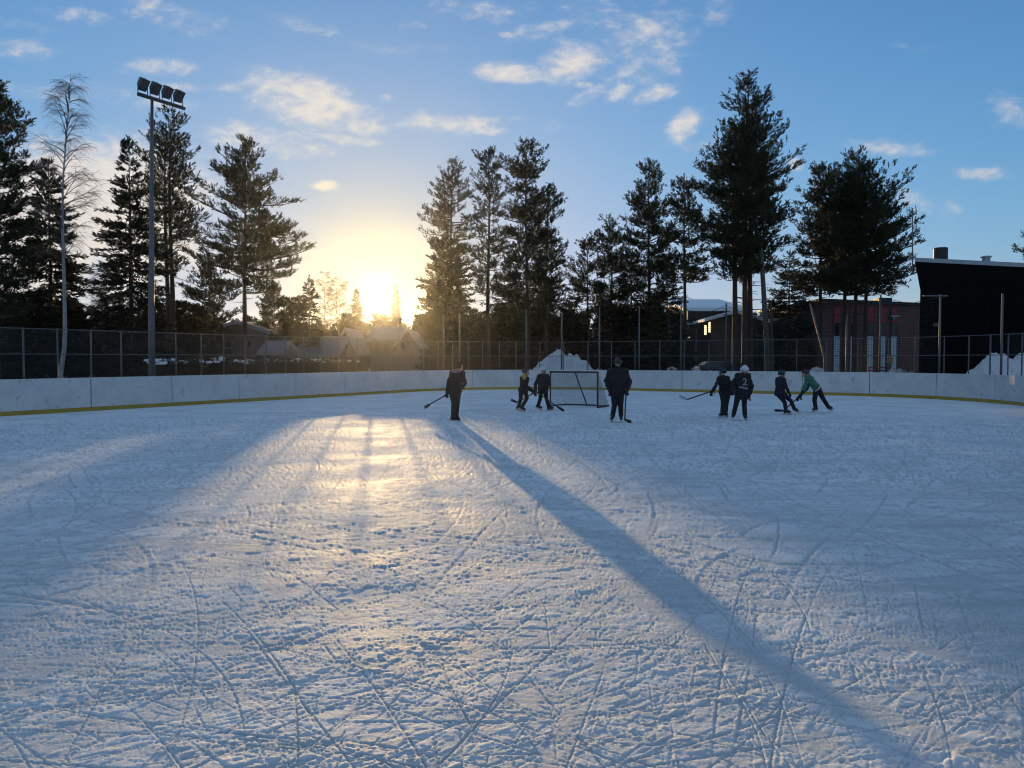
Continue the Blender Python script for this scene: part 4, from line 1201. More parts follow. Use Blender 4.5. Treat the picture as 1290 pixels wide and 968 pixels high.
def person(label, D, foot_y, J, face, jacket, trousers, helmet=None, skates=True, bulk=1.0, hood=None, collar=None, hem=None, gloves=None, face_tilt=0.0, leg=1.0, coat=0.0):
    """J: name -> (px, py, extra depth in m)"""
    W = {k: P(v[0], v[1], D + (v[2] if len(v) > 2 else 0)) for k, v in J.items()}
    low = min(min(W['lt'].z, W['rt'].z), 10)
    base = Vector((W['pelvis'].x, D, 0))
    t = thing('person', base, label, 'person')
    hs = .092 * (0.93 + .07 * bulk)          # head half-width scale
    hc = W['head']; fwd = Vector((face[0], face[1], face_tilt)).normalized()
    sidev = fwd.cross(Vector((0, 0, 1))).normalized(); upv = sidev.cross(fwd)
    rot = Matrix((sidev, fwd, upv)).transposed()
    H = lambda x, y, z: hc + rot @ Vector((x, y, z))
    ls, rs, pel, nk = W['ls'], W['rs'], W['pelvis'], W['neck']
    cst = (ls + rs) / 2
    spine_d = (cst - pel).normalized()
    acr = (rs - ls); acr = acr.normalized()
    hw = max(.075, (rs - ls).length * .28)
    lh = pel - Vector((acr.x, acr.y, acr.z * .3)) * .085; rh = pel + Vector((acr.x, acr.y, acr.z * .3)) * .085
    # body
    b = MB()
    b.ell(hc, (.074, .092, .112), rot, 16, 12)
    b.capsule(H(0, .03, -.06), H(0, .062, -.085), .05, .034)          # jaw and chin
    b.capsule(H(0, .088, .0), H(0, .104, -.028), .012, .016, 8)        # nose
    for s in (-1, 1):
        b.capsule(H(s * .03, .075, .028), H(s * .045, .07, .026), .012, .012, 6)    # brows
        b.ell(H(s * .078, -.005, -.01), (.014, .022, .032), rot, 8, 6)              # ears
    b.capsule(H(-.02, .086, -.055), H(.02, .086, -.055), .01, .01, 6)   # lips
    b.capsule(nk, H(0, -.01, -.07), .052, .05)
    b.capsule(nk, cst, .05, .05); b.capsule(cst, pel, .06, .07)
    for sh in (ls, rs): b.capsule(cst, sh.lerp(cst, .18), .05, .045)
    for p in 'lr':
        sh, el, wr = W[p + 's'], W[p + 'e'], W[p + 'w']
        b.capsule(sh.lerp(cst, .15), el, .04, .034); b.capsule(el, wr, .034, .026)
        hand(b, wr, el, W.get(p + 'g'), 1 if p == 'l' else -1)
        hp, kn, an, to = (lh if p == 'l' else rh), W[p + 'k'], W[p + 'a'], W[p + 't']
        b.capsule(pel, hp, .075, .07); b.capsule(hp, kn, .066, .045); b.capsule(kn, an, .045, .034)
        b.capsule(an, an.lerp(to, .85), .036, .026)
    body = skinned('body', b, .011, M['skin'], t, 4)
    # jacket
    j = MB(); q = bulk
    for s, sh, hp in ((-1, ls, lh), (1, rs, rh)):
        top = sh.lerp(cst, .22); low_ = pel + (hp - pel) * .9 - Vector((0, 0, coat))
        j.capsule(top, pel.lerp(cst, .45) + (sh - cst) * .45, .098 * q, .1 * q)
        j.capsule(pel.lerp(cst, .45) + (sh - cst) * .45, low_, .1 * q, .1 * q)
        j.capsule(cst, top, .085 * q, .085 * q)
    j.capsule(cst, pel, .105 * q, .11 * q)
    j.capsule(cst, nk, .09, .066)
    for p in 'lr':
        sh, el, wr = W[p + 's'], W[p + 'e'], W[p + 'w']
        j.capsule(sh.lerp(cst, .12), el, .066 * q, .055 * q); j.capsule(el, el.lerp(wr, .93), .056 * q, .046 * q)
    jk = skinned('jacket', j, .013, M[jacket], t, 4)
    me = jk.data; co = np.empty(len(me.vertices) * 3, np.float32); me.vertices.foreach_get('co', co); co = co.reshape(-1, 3)
    no = np.empty(len(me.vertices) * 3, np.float32); me.vertices.foreach_get('normal', no); no = no.reshape(-1, 3)
    fold = vnoise(co[:, 0] + co[:, 1] * .7 + co[:, 2] * .6, co[:, 2] * 1.8 - co[:, 0], .09, 7) * .028 * q
    me.vertices.foreach_set('co', (co + no * fold[:, None]).ravel()); me.update()
    if hood:
        h = MB(); c = nk - Vector((fwd.x, fwd.y, 0)) * .06
        h.ell(c + Vector((0, 0, -.005)), (.13, .1, .065), Matrix((sidev, Vector((fwd.x, fwd.y, 0)).normalized(), Vector((0, 0, 1)))).transposed())
        h.capsule(nk - sidev * .09, nk + sidev * .09, .05, .05)
        skinned('hood', h, .014, M[hood], jk, 3)
    if collar:
        h = MB(); h.capsule(nk - Vector((0, 0, .03)), nk + Vector((0, 0, .035)), .085, .075); h.capsule(cst.lerp(nk, .3) - sidev * .07, cst.lerp(nk, .3) + sidev * .07, .075, .075)
        skinned('collar', h, .014, M[collar], jk, 2)
    if hem:
        h = MB(); c = pel + spine_d * .015
        n = Vector(spine_d); a1 = (acr - n * acr.dot(n)).normalized(); a2 = n.cross(a1)
        ring = [c + a1 * math.cos(2 * math.pi * k / 18) * (.1 * q + .095) + a2 * math.sin(2 * math.pi * k / 18) * (.125 * q) for k in range(19)]
        h.tube(ring, .018, 6); h.build('hem', M[hem], jk, smooth=True)
    # trousers
    tr = MB()
    tr.capsule(lh, rh, .105, .105); tr.capsule(pel + spine_d * .05, pel - Vector((0, 0, .03)), .11, .11)
    for p in 'lr':
        hp, kn, an = (lh if p == 'l' else rh), W[p + 'k'], W[p + 'a']
        tr.capsule(hp, kn, .1 * leg, .073 * leg); tr.capsule(kn, kn.lerp(an, .95), .073 * leg, .066 * leg)
    tm = skinned('trousers', tr, .013, M[trousers], t, 4)
    # skates or shoes
    for p in 'lr':
        an, to = W[p + 'a'], W[p + 't']
        kn = W[p + 'k']
        d = to - an; f = Vector((d.x, d.y, 0))
        sh = (kn - an).normalized()
        dn = -sh
        fd = (d - dn * d.dot(dn)); fd = fd.normalized() if fd.length > .03 else Vector((fwd.x, fwd.y, 0)).normalized()
        # sole depth: toe marks the lowest point (blade or sole) in the photo
        drop = max(.07, min(.16, d.dot(dn)))
        bladeh = .055 if skates else .012
        s0 = an + dn * (drop - bladeh)
        bt = MB()
        bt.capsule(an + sh * .05, s0 + fd * -.035 - dn * .035, .05, .042)
        bt.capsule(s0 - fd * .035 - dn * .035, s0 + fd * .12 - dn * .028, .042, .036)
        bt.capsule(an + fd * .02, s0 + fd * .08 - dn * .04, .046, .04)
        so = skinned('skate' if skates else 'shoe', bt, .011, M['boot'], t, 3)
        rt = Matrix((fd, dn.cross(fd), -dn)).transposed()
        if skates:
            bl = MB(); bl.box(s0 + fd * .045 + dn * .04, (.27, .006, .03), rt)
            for x in (-.03, .11): bl.box(s0 + fd * x + dn * .012, (.06, .03, .045), rt)
            bl.build('blade', M['blade'], so)
        else:
            bl = MB(); bl.box(s0 + fd * .045 + dn * .006, (.25, .085, .014), rt); bl.build('sole', M['cloth_grey'], so)
    # helmet or cap
    if helmet:
        hm = MB()
        hm.ell(H(0, -.006, .022), (.093, .116, .112), rot, 16, 12)
        hmv = len(hm.v)
        hm.capsule(H(-.082, -.02, -.035), H(-.084, -.02, .02), .03, .04, 8); hm.capsule(H(.082, -.02, -.035), H(.084, -.02, .02), .03, .04, 8)
        hm.capsule(H(0, -.095, -.02), H(0, -.095, .03), .045, .05, 10)
        # keep what lies above the rim
        ho = skinned('helmet', hm, .011, M[helmet], t, 3)
        me = ho.data
        import bmesh
        bm = bmesh.new(); bm.from_mesh(me)
        inv = rot.transposed(); hl = hc - base
        dl = []
        for v in bm.verts:
            r_ = inv @ (v.co - hl)
            rim = .035 if r_.y > .045 else (-.03 - .25 * max(0, .0 - r_.y) * .3 if r_.y < .02 else -.03 + .065 * (r_.y - .02) / .025)
            if r_.z < rim: dl.append(v)
        bmesh.ops.delete(bm, geom=dl, context='VERTS'); bm.to_mesh(me); bm.free()
        st = MB(); st.tube([H(-.083, .0, -.03), H(-.05, .03, -.1), H(0, .055, -.122), H(.05, .03, -.1), H(.083, 0, -.03)], .006, 5); st.build('chin_strap', M['cloth_black'], ho)
        vt = MB()
        for s in (-1, 1):
            for k in (0, 1): vt.box(H(s * .045, -.02 + .06 * k - .03, .128 - .012 * k), (.014, .04, .012), rot)
        vt.build('vent', M['flood'], ho)
    else:
        hm = MB(); hm.ell(H(0, -.012, .02), (.084, .103, .106), rot, 14, 10); hm.capsule(H(-.05, -.05, -.02), H(.05, -.05, -.02), .05, .05)
        ho = skinned('hair', hm, .011, M['cloth_black'], t, 2)
        me = ho.data
        import bmesh
        bm = bmesh.new(); bm.from_mesh(me); inv = rot.transposed(); hl = hc - base; dl = []
        for v in bm.verts:
            r_ = inv @ (v.co - hl)
            if r_.y > .04 and r_.z < .045: dl.append(v)
        bmesh.ops.delete(bm, geom=dl, context='VERTS'); bm.to_mesh(me); bm.free()
    if gloves:
        for p in 'lr':
            g = MB(); el, wr = W[p + 'e'], W[p + 'w']; d = (wr - el).normalized()
            g.capsule(wr - d * .09, wr + d * .01, .052, .046, 10)
            hand(g, wr, el, W.get(p + 'g'), 1 if p == 'l' else -1, 1.35)
            skinned('glove', g, .009, M[gloves], t, 2)
    return t, W, jk

def stick(label, pts, blade, D, dz=(0, 0, 0, 0), bladem='sticktape', shaftm='stick'):
    """pts: two (px,py,ddepth) for the shaft, blade: toe (px,py,ddepth)"""
    a = P(pts[0][0], pts[0][1], D + pts[0][2]); b = P(pts[1][0], pts[1][1], D + pts[1][2]); c = P(blade[0], blade[1], D + blade[2])
    t = thing('hockey_stick', b, label, 'hockey stick', 'hockey sticks held by the skaters')
    d = (b - a).normalized(); n = Vector((0, 1, 0)); n = (n - d * n.dot(d)).normalized(); u = d.cross(n)
    mb = MB(); rt = Matrix((d, n, u)).transposed()
    mb.box((a + b) / 2, ((b - a).length, .022, .034), rt); mb.build('shaft', M[shaftm], t)
    g = MB(); g.box(a + d * .08, (.17, .027, .039), rt); g.build('grip_tape', M['sticktape'], t)
    e = c - b; L = max(e.length, .2); e = e.normalized()
    bl = MB(); up = Vector((0, 0, 1)); up = (up - e * up.dot(e)).normalized(); sd = e.cross(up)
    prev = None; N = 6
    vs = []
    for k in range(N + 1):
        f = k / N; p = b + e * L * f + sd * .02 * f * f; hh = .026 + .014 * math.sin(f * 2.4)
        vs += [p - up * hh - sd * .007, p - up * hh + sd * .007, p + up * hh + sd * .006, p + up * hh - sd * .006]
    fs = [(k * 4 + i, k * 4 + (i + 1) % 4, k * 4 + 4 + (i + 1) % 4, k * 4 + 4 + i) for k in range(N) for i in range(4)] + [(3, 2, 1, 0), tuple(N * 4 + i for i in range(4))]
    bl.add(vs, fs); bl.build('blade', M[bladem], t)
    return t

# A: lone figure in front of the sun gap
person('person in dark jacket with grey hood, standing alone with stick low to the left', 20.9, 530,
       dict(head=(579.3, 461.5), neck=(575.6, 467.3), ls=(568.2, 470.5), rs=(584, 471), pelvis=(573.2, 493.5), le=(564.8, 483.5, .02), lw=(563.3, 493, -.03), re=(586, 483, .05), rw=(582.5, 488, .2),
            lk=(571.5, 508.5, .02), rk=(576.3, 508.2, .1), la=(570.6, 523), ra=(575, 522.8, .1), lt=(569.8, 529.6), rt=(579, 530, .0)),
       (.75, .65), 'cloth_brown', 'cloth_brown', None, skates=False, hood='cloth_grey', gloves='cloth_black', leg=.95)
stick('black hockey stick pointing down to the left from the lone standing figure', ((565, 496, 0), (541.5, 509.7, .1)), (536, 513, .15), 20.87)
# B
person('person in dark green helmet and yellow collar, left of the two by the goal', 24.2, 519.5,
       dict(head=(662.6, 468.8), neck=(661, 474), ls=(657.2, 477.3, .1), rs=(664.6, 477.5, -.08), pelvis=(659, 491.5), le=(657.2, 485.8, .14), lw=(666.3, 490.8, .1), re=(663, 486.3, -.16), rw=(670.2, 491.4, -.06),
            lk=(655.8, 503, .06), rk=(663.8, 502, -.06), la=(652.8, 514.2, .06), ra=(656.8, 514.2, -.06), lt=(656, 518.6, .06), rt=(661, 519, -.06)),
       (1, .1), 'cloth_black', 'cloth_olive', 'helmet_green', collar='cloth_yellow', gloves='cloth_black', bulk=.86, leg=.86, face_tilt=-.1)
stick('hockey stick trailing low behind the skater in the dark green helmet', ((674.5, 494.3, 0), (651.5, 507, .25)), (643.5, 504, .35), 24.2)
# C
person('person in a white helmet and puffy charcoal jacket striding right beside the goal', 24.9, 517.5,
       dict(head=(684.3, 466), neck=(684.6, 471), ls=(679.4, 474.5, .05), rs=(689.6, 475, -.1), pelvis=(684.2, 491.5), le=(674.3, 484, .05), lw=(674.4, 492, 0), re=(692.3, 482.2, -.14), rw=(689, 488, -.22),
            lk=(680.8, 502), rk=(688.5, 503.2, -.06), la=(677.6, 512.3), ra=(691.2, 512.6, -.06), lt=(682, 517), rt=(696.3, 517.2, -.06)),
       (.93, .35), 'cloth_charcoal', 'cloth_black', 'helmet_white', gloves='cloth_black', bulk=1.08, leg=.88)
stick('hockey stick slanting down to the ice in front of the goal', ((674, 492.5, -.05), (702, 512.5, -.3)), (711, 518, -.4), 24.9)
# D
person('person in big black jacket and dark helmet, standing with feet apart beside the goal', 20.3, 532.5,
       dict(head=(778.2, 457), neck=(778.2, 463.5), ls=(767.8, 469), rs=(788.8, 469), pelvis=(777.8, 496), le=(763.6, 480), lw=(767, 490.3, -.05), re=(793.4, 480.5), rw=(791, 489.8, -.08),
            lk=(774, 511), rk=(782, 511), la=(771.8, 524), ra=(782.3, 524), lt=(769.8, 531.8, -.06), rt=(782.8, 532.5, -.1)),
       (-.1, 1), 'cloth_black', 'cloth_black', 'helmet_black', gloves='cloth_black', bulk=1.22, leg=1.0)
stick('hockey stick held upright beside the leg of the skater in big black jacket', ((789, 487, -.12), (787, 529, -.12)), (794, 531.4, -.2), 20.3)
# E
person('person in black helmet and dark jacket reaching a stick out to the left', 21.8, 527,
       dict(head=(909.4, 468.8), neck=(910.8, 474), ls=(905.4, 477.3), rs=(917, 477.5), pelvis=(913.6, 494.5), le=(901.6, 486.2, -.1), lw=(898.4, 491.4, -.15), re=(921.4, 484, -.02), rw=(920.6, 489.2, -.15),
            lk=(911, 507), rk=(915.3, 507), la=(909.8, 519.6), ra=(914, 520.4), lt=(905.8, 526.2, -.1), rt=(915.5, 526.2, -.1)),
       (-.75, .55), 'cloth_black', 'cloth_olive', 'helmet_black', gloves='cloth_black', bulk=.95, leg=.92)
stick('hockey stick with a pale blade stretched out far to the left over the ice', ((901, 491.5, -.15), (865.5, 503.6, -.5)), (856.5, 499, -.6), 21.8, bladem='stickpale')
# F
tF, WF, jF = person('person in white helmet and black jersey with a number on the back', 20.9, 530,
       dict(head=(938, 466), neck=(936.8, 472), ls=(928.2, 474), rs=(943.6, 475), pelvis=(934, 497), le=(924.2, 483), lw=(923.2, 490, -.1), re=(946.8, 486), rw=(944.2, 496.6, .02),
            lk=(927.2, 510), rk=(937.6, 510), la=(924, 522.6), ra=(938.4, 523), lt=(922, 528.5, -.08), rt=(940.4, 530, -.12)),
       (.25, 1), 'cloth_black', 'cloth_black', 'helmet_white', gloves='cloth_black', bulk=1.12, leg=.95)
# G
person('person in dark clothes leaning back with one leg stretched forward, facing the one in green', 23.1, 522.5,
       dict(head=(985.4, 471.3), neck=(983.8, 476.5), ls=(979.6, 479, .05), rs=(987.4, 479.5, -.12), pelvis=(982.6, 496), le=(980.4, 487.5, .1), lw=(986.8, 494, -.1), re=(990.4, 487.5, -.18), rw=(993.6, 494.6, -.2),
            lk=(988.6, 507), rk=(996.2, 505, -.1), la=(989.8, 517), ra=(1000.6, 515), lt=(995.4, 522.4, -.08), rt=(1006, 519.6, -.08)),
       (1, .2), 'cloth_navy', 'cloth_navy', 'helmet_black', gloves='cloth_black', bulk=1.0, leg=.84)
# H
person('person in green sweater with white hem, bending forward with one leg kicked back', 23.8, 520.5,
       dict(head=(1014.6, 470.8), neck=(1018.6, 474), ls=(1016.8, 478.5, -.14), rs=(1020.6, 476.5, .16), pelvis=(1029.6, 489.5), le=(1013.6, 488.6, -.2), lw=(1010, 496.6, -.15), re=(1017, 488.5, .12), rw=(1007.6, 499, -.05),
            lk=(1026, 504, -.05), rk=(1037, 502.5, .1), la=(1027.6, 514.2, -.05), ra=(1042.6, 511.5, .12), lt=(1024.6, 519.6, -.1), rt=(1047.8, 518, .1)),
       (-1, .1), 'cloth_green', 'cloth_black', 'helmet_black', hem='white_cloth', gloves='cloth_black', bulk=1.0, face_tilt=-.35, leg=.95)
stick('hockey stick of the skater in green reaching down behind the other skater\'s legs', ((1018, 490, .0), (987, 517.6, .5)), (976, 517.2, .5), 23.6)

# number and name bar on the jersey of F, laid on the cloth
def jersey_print():
    cu = bpy.data.curves.new('num', 'FONT'); cu.body = '2'; cu.size = .27; cu.align_x = 'CENTER'; cu.resolution_u = 3; cu.offset = .008
    ob = bpy.data.objects.new('num', cu); COL.objects.link(ob); DG().update()
    me = bpy.data.meshes.new_from_object(ob.evaluated_get(DG())); bpy.data.objects.remove(ob)
    o = ORIGIN[tF.name]
    dg = DG(); bv = BVHTree.FromObject(jF, dg)
    def lay(pts2, c):
        out = []
        for x, z in pts2:
            s = Vector((c.x - o.x + x, -1.0, c.z - o.z + z)); hit = bv.ray_cast(s, Vector((0, 1, 0)))
            out.append(Vector((s.x, (hit[0].y if hit[0] else 0) - .008, s.z)) + o)
        return out
    import bmesh
    bm = bmesh.new(); bm.from_mesh(me); bmesh.ops.triangulate(bm, faces=bm.faces[:])
    for _ in range(2): bmesh.ops.subdivide_edges(bm, edges=[e for e in bm.edges if e.calc_length() > .03], cuts=1)
    bmesh.ops.triangulate(bm, faces=bm.faces[:])
    c = P(936.7, 485.2, 20.9)
    pts = [(v.co.x, v.co.y) for v in bm.verts]; bm.verts.index_update()
    mb = MB(); mb.add(lay(pts, c), [tuple(v.index for v in f.verts) for f in bm.faces]); bm.free()
    mb.build('jersey_number', M['whiteprint'], jF)
    mb = MB(); c = P(935.2, 488.6, 20.9); n = 10
    pts = [(-.12 + .24 * k / n, z - .05 * (k / n - .5)) for z in (-.025, .025) for k in range(n + 1)]
    mb.add(lay(pts, c), [(k, k + 1, k + n + 2, k + n + 1) for k in range(n)]); mb.build('name_bar', M['whiteprint'], jF)
jersey_print()

# ------------------------------------------------------------------ world, sun, camera
def world():
    w = bpy.data.worlds.new('World'); SC.world = w; w.use_nodes = True
    nt = w.node_tree; N = nt.nodes; L = nt.links
    bg = N['Background']; bg.inputs['Strength'].default_value = 0.12
    sky = N.new('ShaderNodeTexSky'); sky.sky_type = 'NISHITA'; sky.sun_disc = False
    sky.sun_elevation = SUN_EL; sky.sun_rotation = SUN_AZ
    sky.air_density = 1.0; sky.dust_density = 0.32; sky.ozone_density = 4.0; sky.altitude = 50
    tc = N.new('ShaderNodeTexCoord')
    sep = N.new('ShaderNodeSeparateXYZ'); L.new(tc.outputs['Generated'], sep.inputs[0])
    def math_(op, a, b=None, c=None):
        n = N.new('ShaderNodeMath'); n.operation = op
        for i, x in enumerate((a, b, c)):
            if x is None: continue
            if isinstance(x, (int, float)): n.inputs[i].default_value = x
            else: L.new(x, n.inputs[i])
        return n.outputs[0]
    yy = math_('MAXIMUM', sep.outputs['Y'], 0.05)
    u = math_('DIVIDE', sep.outputs['X'], yy); v = math_('DIVIDE', sep.outputs['Z'], yy)
    cmb = N.new('ShaderNodeCombineXYZ'); L.new(u, cmb.inputs[0]); L.new(v, cmb.inputs[1])
    UV = cmb.outputs[0]
    clouds = [(385, 128, 95, 38, 16, 1.0), (330, 178, 110, 22, 8, .7), (440, 150, 50, 22, 20, .8), (562, 155, 72, 16, 2, .8), (642, 92, 52, 16, 3, .95), (718, 80, 44, 28, -15, 1.0), (810, 62, 80, 62, -35, .62), (770, 20, 90, 40, 0, .45),
              (862, 158, 20, 30, 40, .95), (880, 185, 30, 14, 0, .5), (1130, 188, 58, 13, 4, .8), (1240, 219, 42, 11, 0, .7), (1275, 142, 42, 24, 30, .65), (1197, 263, 20, 14, -25, .6), (1150, 252, 42, 16, 15, .55), (1003, 207, 14, 10, 30, .9),
              (200, 85, 62, 14, 0, .65), (25, 62, 55, 20, 0, .6), (150, 122, 80, 18, 10, .4), (60, 190, 90, 14, 5, .7), (95, 270, 180, 95, -8, 1.4), (40, 340, 130, 80, 0, 1.1), (180, 310, 100, 70, 0, 1.0), (40, 360, 120, 60, 0, .9), (250, 190, 80, 18, 6, .5), (160, 345, 90, 60, 0, .9), (215, 20, 90, 24, 14, .5), (600, 12, 90, 22, 0, .45), (905, 14, 32, 22, 0, .55),
              (411, 234, 24, 8, 2, .9), (405, 319, 38, 6, 0, .7), (440, 336, 30, 5, 0, .6), (488, 124, 14, 7, 0, .6), (520, 32, 26, 10, 0, .5), (698, 160, 24, 12, -20, .55), (300, 330, 60, 40, 0, .5), (1100, 330, 50, 25, 0, .3), (60, 120, 70, 14, 8, .5), (470, 60, 60, 12, 8, .42), (680, 40, 60, 14, -10, .6), (745, 118, 40, 12, -25, .6), (350, 95, 60, 12, 12, .6), (430, 175, 60, 9, 8, .7), (620, 165, 30, 8, 4, .6), (100, 20, 60, 12, 8, .5), (1160, 60, 60, 10, 5, .3), (1010, 330, 40, 12, 0, .4), (210, 130, 60, 10, 6, .5), (540, 60, 40, 8, 0, .4), (640, 45, 14, 6, 0, .6), (663, 47, 12, 5, 0, .5), (735, 107, 18, 6, 0, .7), (738, 123, 12, 5, 0, .55), (650, 150, 12, 5, 0, .5), (780, 118, 26, 12, -20, .85), (825, 118, 40, 14, -10, .8), (735, 60, 50, 12, 15, .7), (840, 15, 60, 30, 0, .45), (20, 30, 60, 10, 8, .5), (380, 30, 70, 12, 14, .45), (290, 110, 40, 10, 0, .6), (225, 110, 40, 8, 4, .55)]
    tot = None
    for (x, y, rx, ry, ang, k) in clouds:
        r = ray(x, y); c = (r[0] / r[1], r[2] / r[1])
        mp = N.new('ShaderNodeMapping'); mp.vector_type = 'TEXTURE'
        mp.inputs['Location'].default_value = (c[0], c[1], 0); mp.inputs['Rotation'].default_value = (0, 0, R(-ang)); mp.inputs['Scale'].default_value = (rx / F, ry / F, 1)
        L.new(UV, mp.inputs[0])
        ln = N.new('ShaderNodeVectorMath'); ln.operation = 'LENGTH'; L.new(mp.outputs[0], ln.inputs[0])
        mr = N.new('ShaderNodeMapRange'); mr.interpolation_type = 'SMOOTHSTEP'
        mr.inputs['From Min'].default_value = 1.55; mr.inputs['From Max'].default_value = 0.2; mr.inputs['To Min'].default_value = 0; mr.inputs['To Max'].default_value = k
        L.new(ln.outputs['Value'], mr.inputs['Value'])
        tot = mr.outputs[0] if tot is None else math_('MAXIMUM', tot, mr.outputs[0])
    mpn = N.new('ShaderNodeMapping'); mpn.inputs['Scale'].default_value = (1.0, 1.75, 1); mpn.inputs['Rotation'].default_value = (0, 0, R(-6)); L.new(UV, mpn.inputs[0])
    nz = N.new('ShaderNodeTexNoise'); nz.inputs['Scale'].default_value = 15; nz.inputs['Detail'].default_value = 9; nz.inputs['Roughness'].default_value = .68; nz.inputs['Distortion'].default_value = .5
    L.new(mpn.outputs[0], nz.inputs['Vector'])
    nz2 = N.new('ShaderNodeTexNoise'); nz2.inputs['Scale'].default_value = 42; nz2.inputs['Detail'].default_value = 6; nz2.inputs['Roughness'].default_value = .6
    L.new(mpn.outputs[0], nz2.inputs['Vector'])
    dens = math_('ADD', math_('MULTIPLY', nz.outputs['Fac'], .57), math_('MULTIPLY', nz2.outputs['Fac'], .43))
    # density = mask * 1.0 + noise - threshold
    dd = math_('ADD', math_('MULTIPLY', tot, .42), math_('SUBTRACT', dens, .615))
    mr = N.new('ShaderNodeMapRange'); mr.interpolation_type = 'SMOOTHSTEP'; mr.inputs['From Min'].default_value = 0.0; mr.inputs['From Max'].default_value = .40
    L.new(dd, mr.inputs['Value'])
    ml = N.new('ShaderNodeMapRange'); ml.interpolation_type = 'SMOOTHSTEP'; ml.inputs['From Min'].default_value = 0.0; ml.inputs['From Max'].default_value = .5
    L.new(math_('ADD', math_('MULTIPLY', tot, .55), math_('SUBTRACT', dens, .60)), ml.inputs['Value'])
    cov = math_('MAXIMUM', math_('MULTIPLY', mr.outputs[0], .95), math_('MULTIPLY', ml.outputs[0], .42))
    # added bluish fill over the unseen sky behind and overhead, to lift shaded ice
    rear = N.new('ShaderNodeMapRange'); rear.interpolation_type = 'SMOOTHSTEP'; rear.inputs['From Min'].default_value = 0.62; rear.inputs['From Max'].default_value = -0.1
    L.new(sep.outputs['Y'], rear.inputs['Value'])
    # sun angle
    dt = N.new('ShaderNodeVectorMath'); dt.operation = 'DOT_PRODUCT'; nm = N.new('ShaderNodeVectorMath'); nm.operation = 'NORMALIZE'
    L.new(tc.outputs['Generated'], nm.inputs[0]); L.new(nm.outputs[0], dt.inputs[0]); dt.inputs[1].default_value = SUN
    ang = math_('ARCCOSINE', math_('MINIMUM', dt.outputs['Value'], 0.9999999))     # radians
    def glow(width, amp):      # amp * exp(-(a/w)^1.3)
        return math_('MULTIPLY', math_('EXPONENT', math_('MULTIPLY', math_('POWER', math_('DIVIDE', ang, width), 1.3), -1.0)), amp)
    def col_scale(fac, col):
        n = N.new('ShaderNodeVectorMath'); n.operation = 'SCALE'; n.inputs[0].default_value = col; L.new(fac, n.inputs['Scale']); return n.outputs[0]
    def vadd(a, b):
        n = N.new('ShaderNodeVectorMath'); n.operation = 'ADD'; L.new(a, n.inputs[0]); L.new(b, n.inputs[1]); return n.outputs[0]
    CL = world.cloud
    near = math_('EXPONENT', math_('MULTIPLY', ang, -1.6))
    cc = vadd(col_scale(near, (CL[0], CL[1], CL[2])), col_scale(math_('SUBTRACT', 1.0, near), (CL[0] * .55, CL[1] * .62, CL[2] * .78)))
    # the bright air round the sun rolls off softly towards a warm white
    sp = N.new('ShaderNodeSeparateColor'); L.new(sky.outputs[0], sp.inputs[0])
    cb = N.new('ShaderNodeCombineColor')
    for i, cap in enumerate((2.05, 2.4, 3.15)):
        c = sp.outputs[i]
        k = math_('POWER', math_('ADD', math_('POWER', math_('DIVIDE', c, cap), 2.5), 1.0), -0.4)
        L.new(math_('MULTIPLY', math_('MULTIPLY', c, k), (1.25, 1.29, 1.38)[i]), cb.inputs[i])
    mx = N.new('ShaderNodeMix'); mx.data_type = 'RGBA'; L.new(cov, mx.inputs[0]); L.new(cb.outputs[0], mx.inputs[6]); L.new(cc, mx.inputs[7])
    # low sunlit air: less blue close to the sun
    wf = glow(R(6.5), 1.0); wc = N.new('ShaderNodeCombineXYZ'); wc.inputs[0].default_value = 1.0
    L.new(math_('SUBTRACT', 1.0, math_('MULTIPLY', wf, .10)), wc.inputs[1]); L.new(math_('SUBTRACT', 1.0, math_('MULTIPLY', wf, .62)), wc.inputs[2])
    wm = N.new('ShaderNodeVectorMath'); wm.operation = 'MULTIPLY'; L.new(mx.outputs[2], wm.inputs[0]); L.new(wc.outputs[0], wm.inputs[1])
    g = vadd(col_scale(glow(R(0.36), 300.0), (1, .93, .72)), col_scale(glow(R(1.5), 2.5), (1, .66, .22)))
    g = vadd(g, col_scale(glow(R(6.0), 0.35), (1, .6, .2)))
    out = vadd(wm.outputs[0], g)
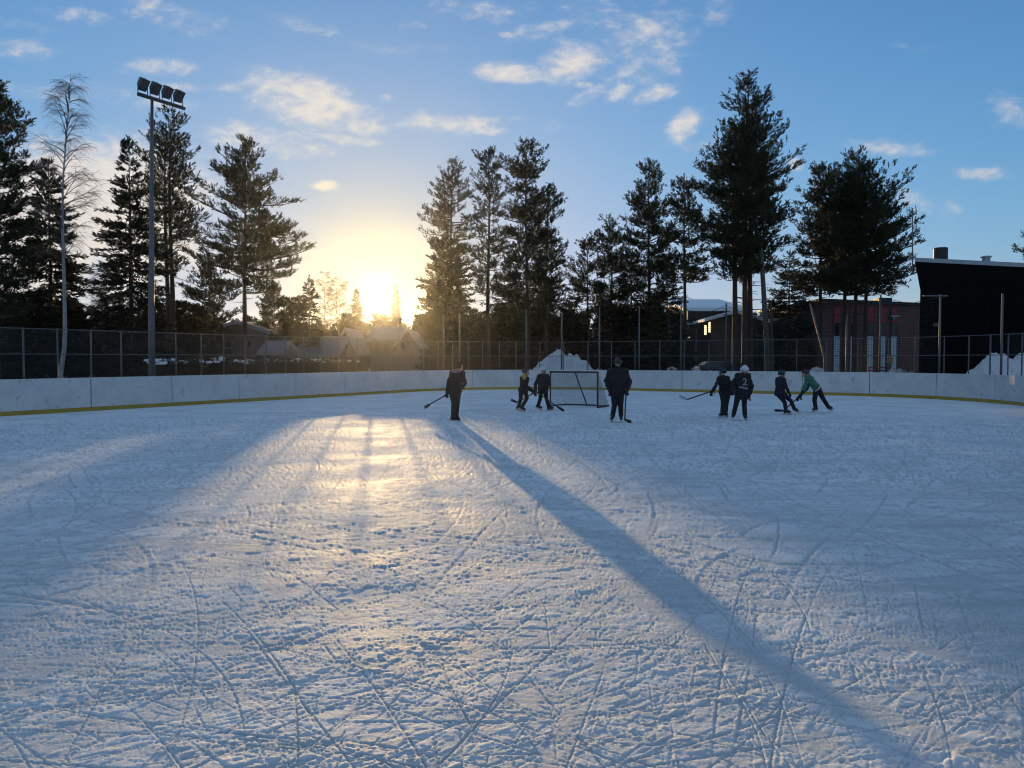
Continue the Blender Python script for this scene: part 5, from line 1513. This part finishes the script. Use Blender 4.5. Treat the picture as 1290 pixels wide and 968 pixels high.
    mr2 = N.new('ShaderNodeMix'); mr2.data_type = 'RGBA'; L.new(math_('MULTIPLY', rear.outputs[0], .85), mr2.inputs[0]); L.new(out, mr2.inputs[6]); mr2.inputs[7].default_value = world.rear + (1,)
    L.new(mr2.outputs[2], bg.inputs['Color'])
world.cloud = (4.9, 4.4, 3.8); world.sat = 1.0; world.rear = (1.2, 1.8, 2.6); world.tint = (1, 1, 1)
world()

def haze():
    mb = MB(); mb.box((0, 0, 10.3), (1900, 1900, 23.4)); m = bpy.data.materials.new('sun_glare_haze'); m.use_nodes = True  # added haze volume; its forward scatter stands in for glare round the sun
    nt = m.node_tree; nt.nodes.remove(nt.nodes['Principled BSDF'])
    v = nt.nodes.new('ShaderNodeVolumePrincipled'); v.inputs['Color'].default_value = (.95, .95, .95, 1)
    v.inputs['Density'].default_value = 0.00009; v.inputs['Anisotropy'].default_value = 0.905
    nt.links.new(v.outputs[0], nt.nodes['Material Output'].inputs['Volume'])
    tag(mb.build('haze', m), kind='stuff')
haze()

ld = bpy.data.lights.new('sun', 'SUN'); ld.energy = 3.8; ld.angle = R(0.45); ld.color = (1.0, 0.67, 0.3)
lo = bpy.data.objects.new('sun', ld); COL.objects.link(lo); lo.rotation_euler = SUN.to_track_quat('Z', 'Y').to_euler(); lo.location = (0, 0, 60)

cd = bpy.data.cameras.new('camera'); cam = bpy.data.objects.new('camera', cd); COL.objects.link(cam)
cam.location = (0, 0, CH); cam.rotation_euler = (R(90) - PIT, 0, 0)
cd.sensor_width = 36.0; cd.lens = 36.0 * F / 1290.0; cd.clip_start = 0.05; cd.clip_end = 6000
SC.camera = cam

SC.view_settings.view_transform = 'Standard'; SC.view_settings.look = 'None'; SC.view_settings.gamma = 1.0; SC.view_settings.use_curve_mapping = False
SC.view_settings.exposure = 0.75
SC.render.engine = 'CYCLES'
SC.cycles.use_denoising = True; SC.cycles.filter_width = 1.1
SC.cycles.max_bounces = 6; SC.cycles.diffuse_bounces = 3; SC.cycles.transparent_max_bounces = 8
SC.cycles.sample_clamp_indirect = 6.0
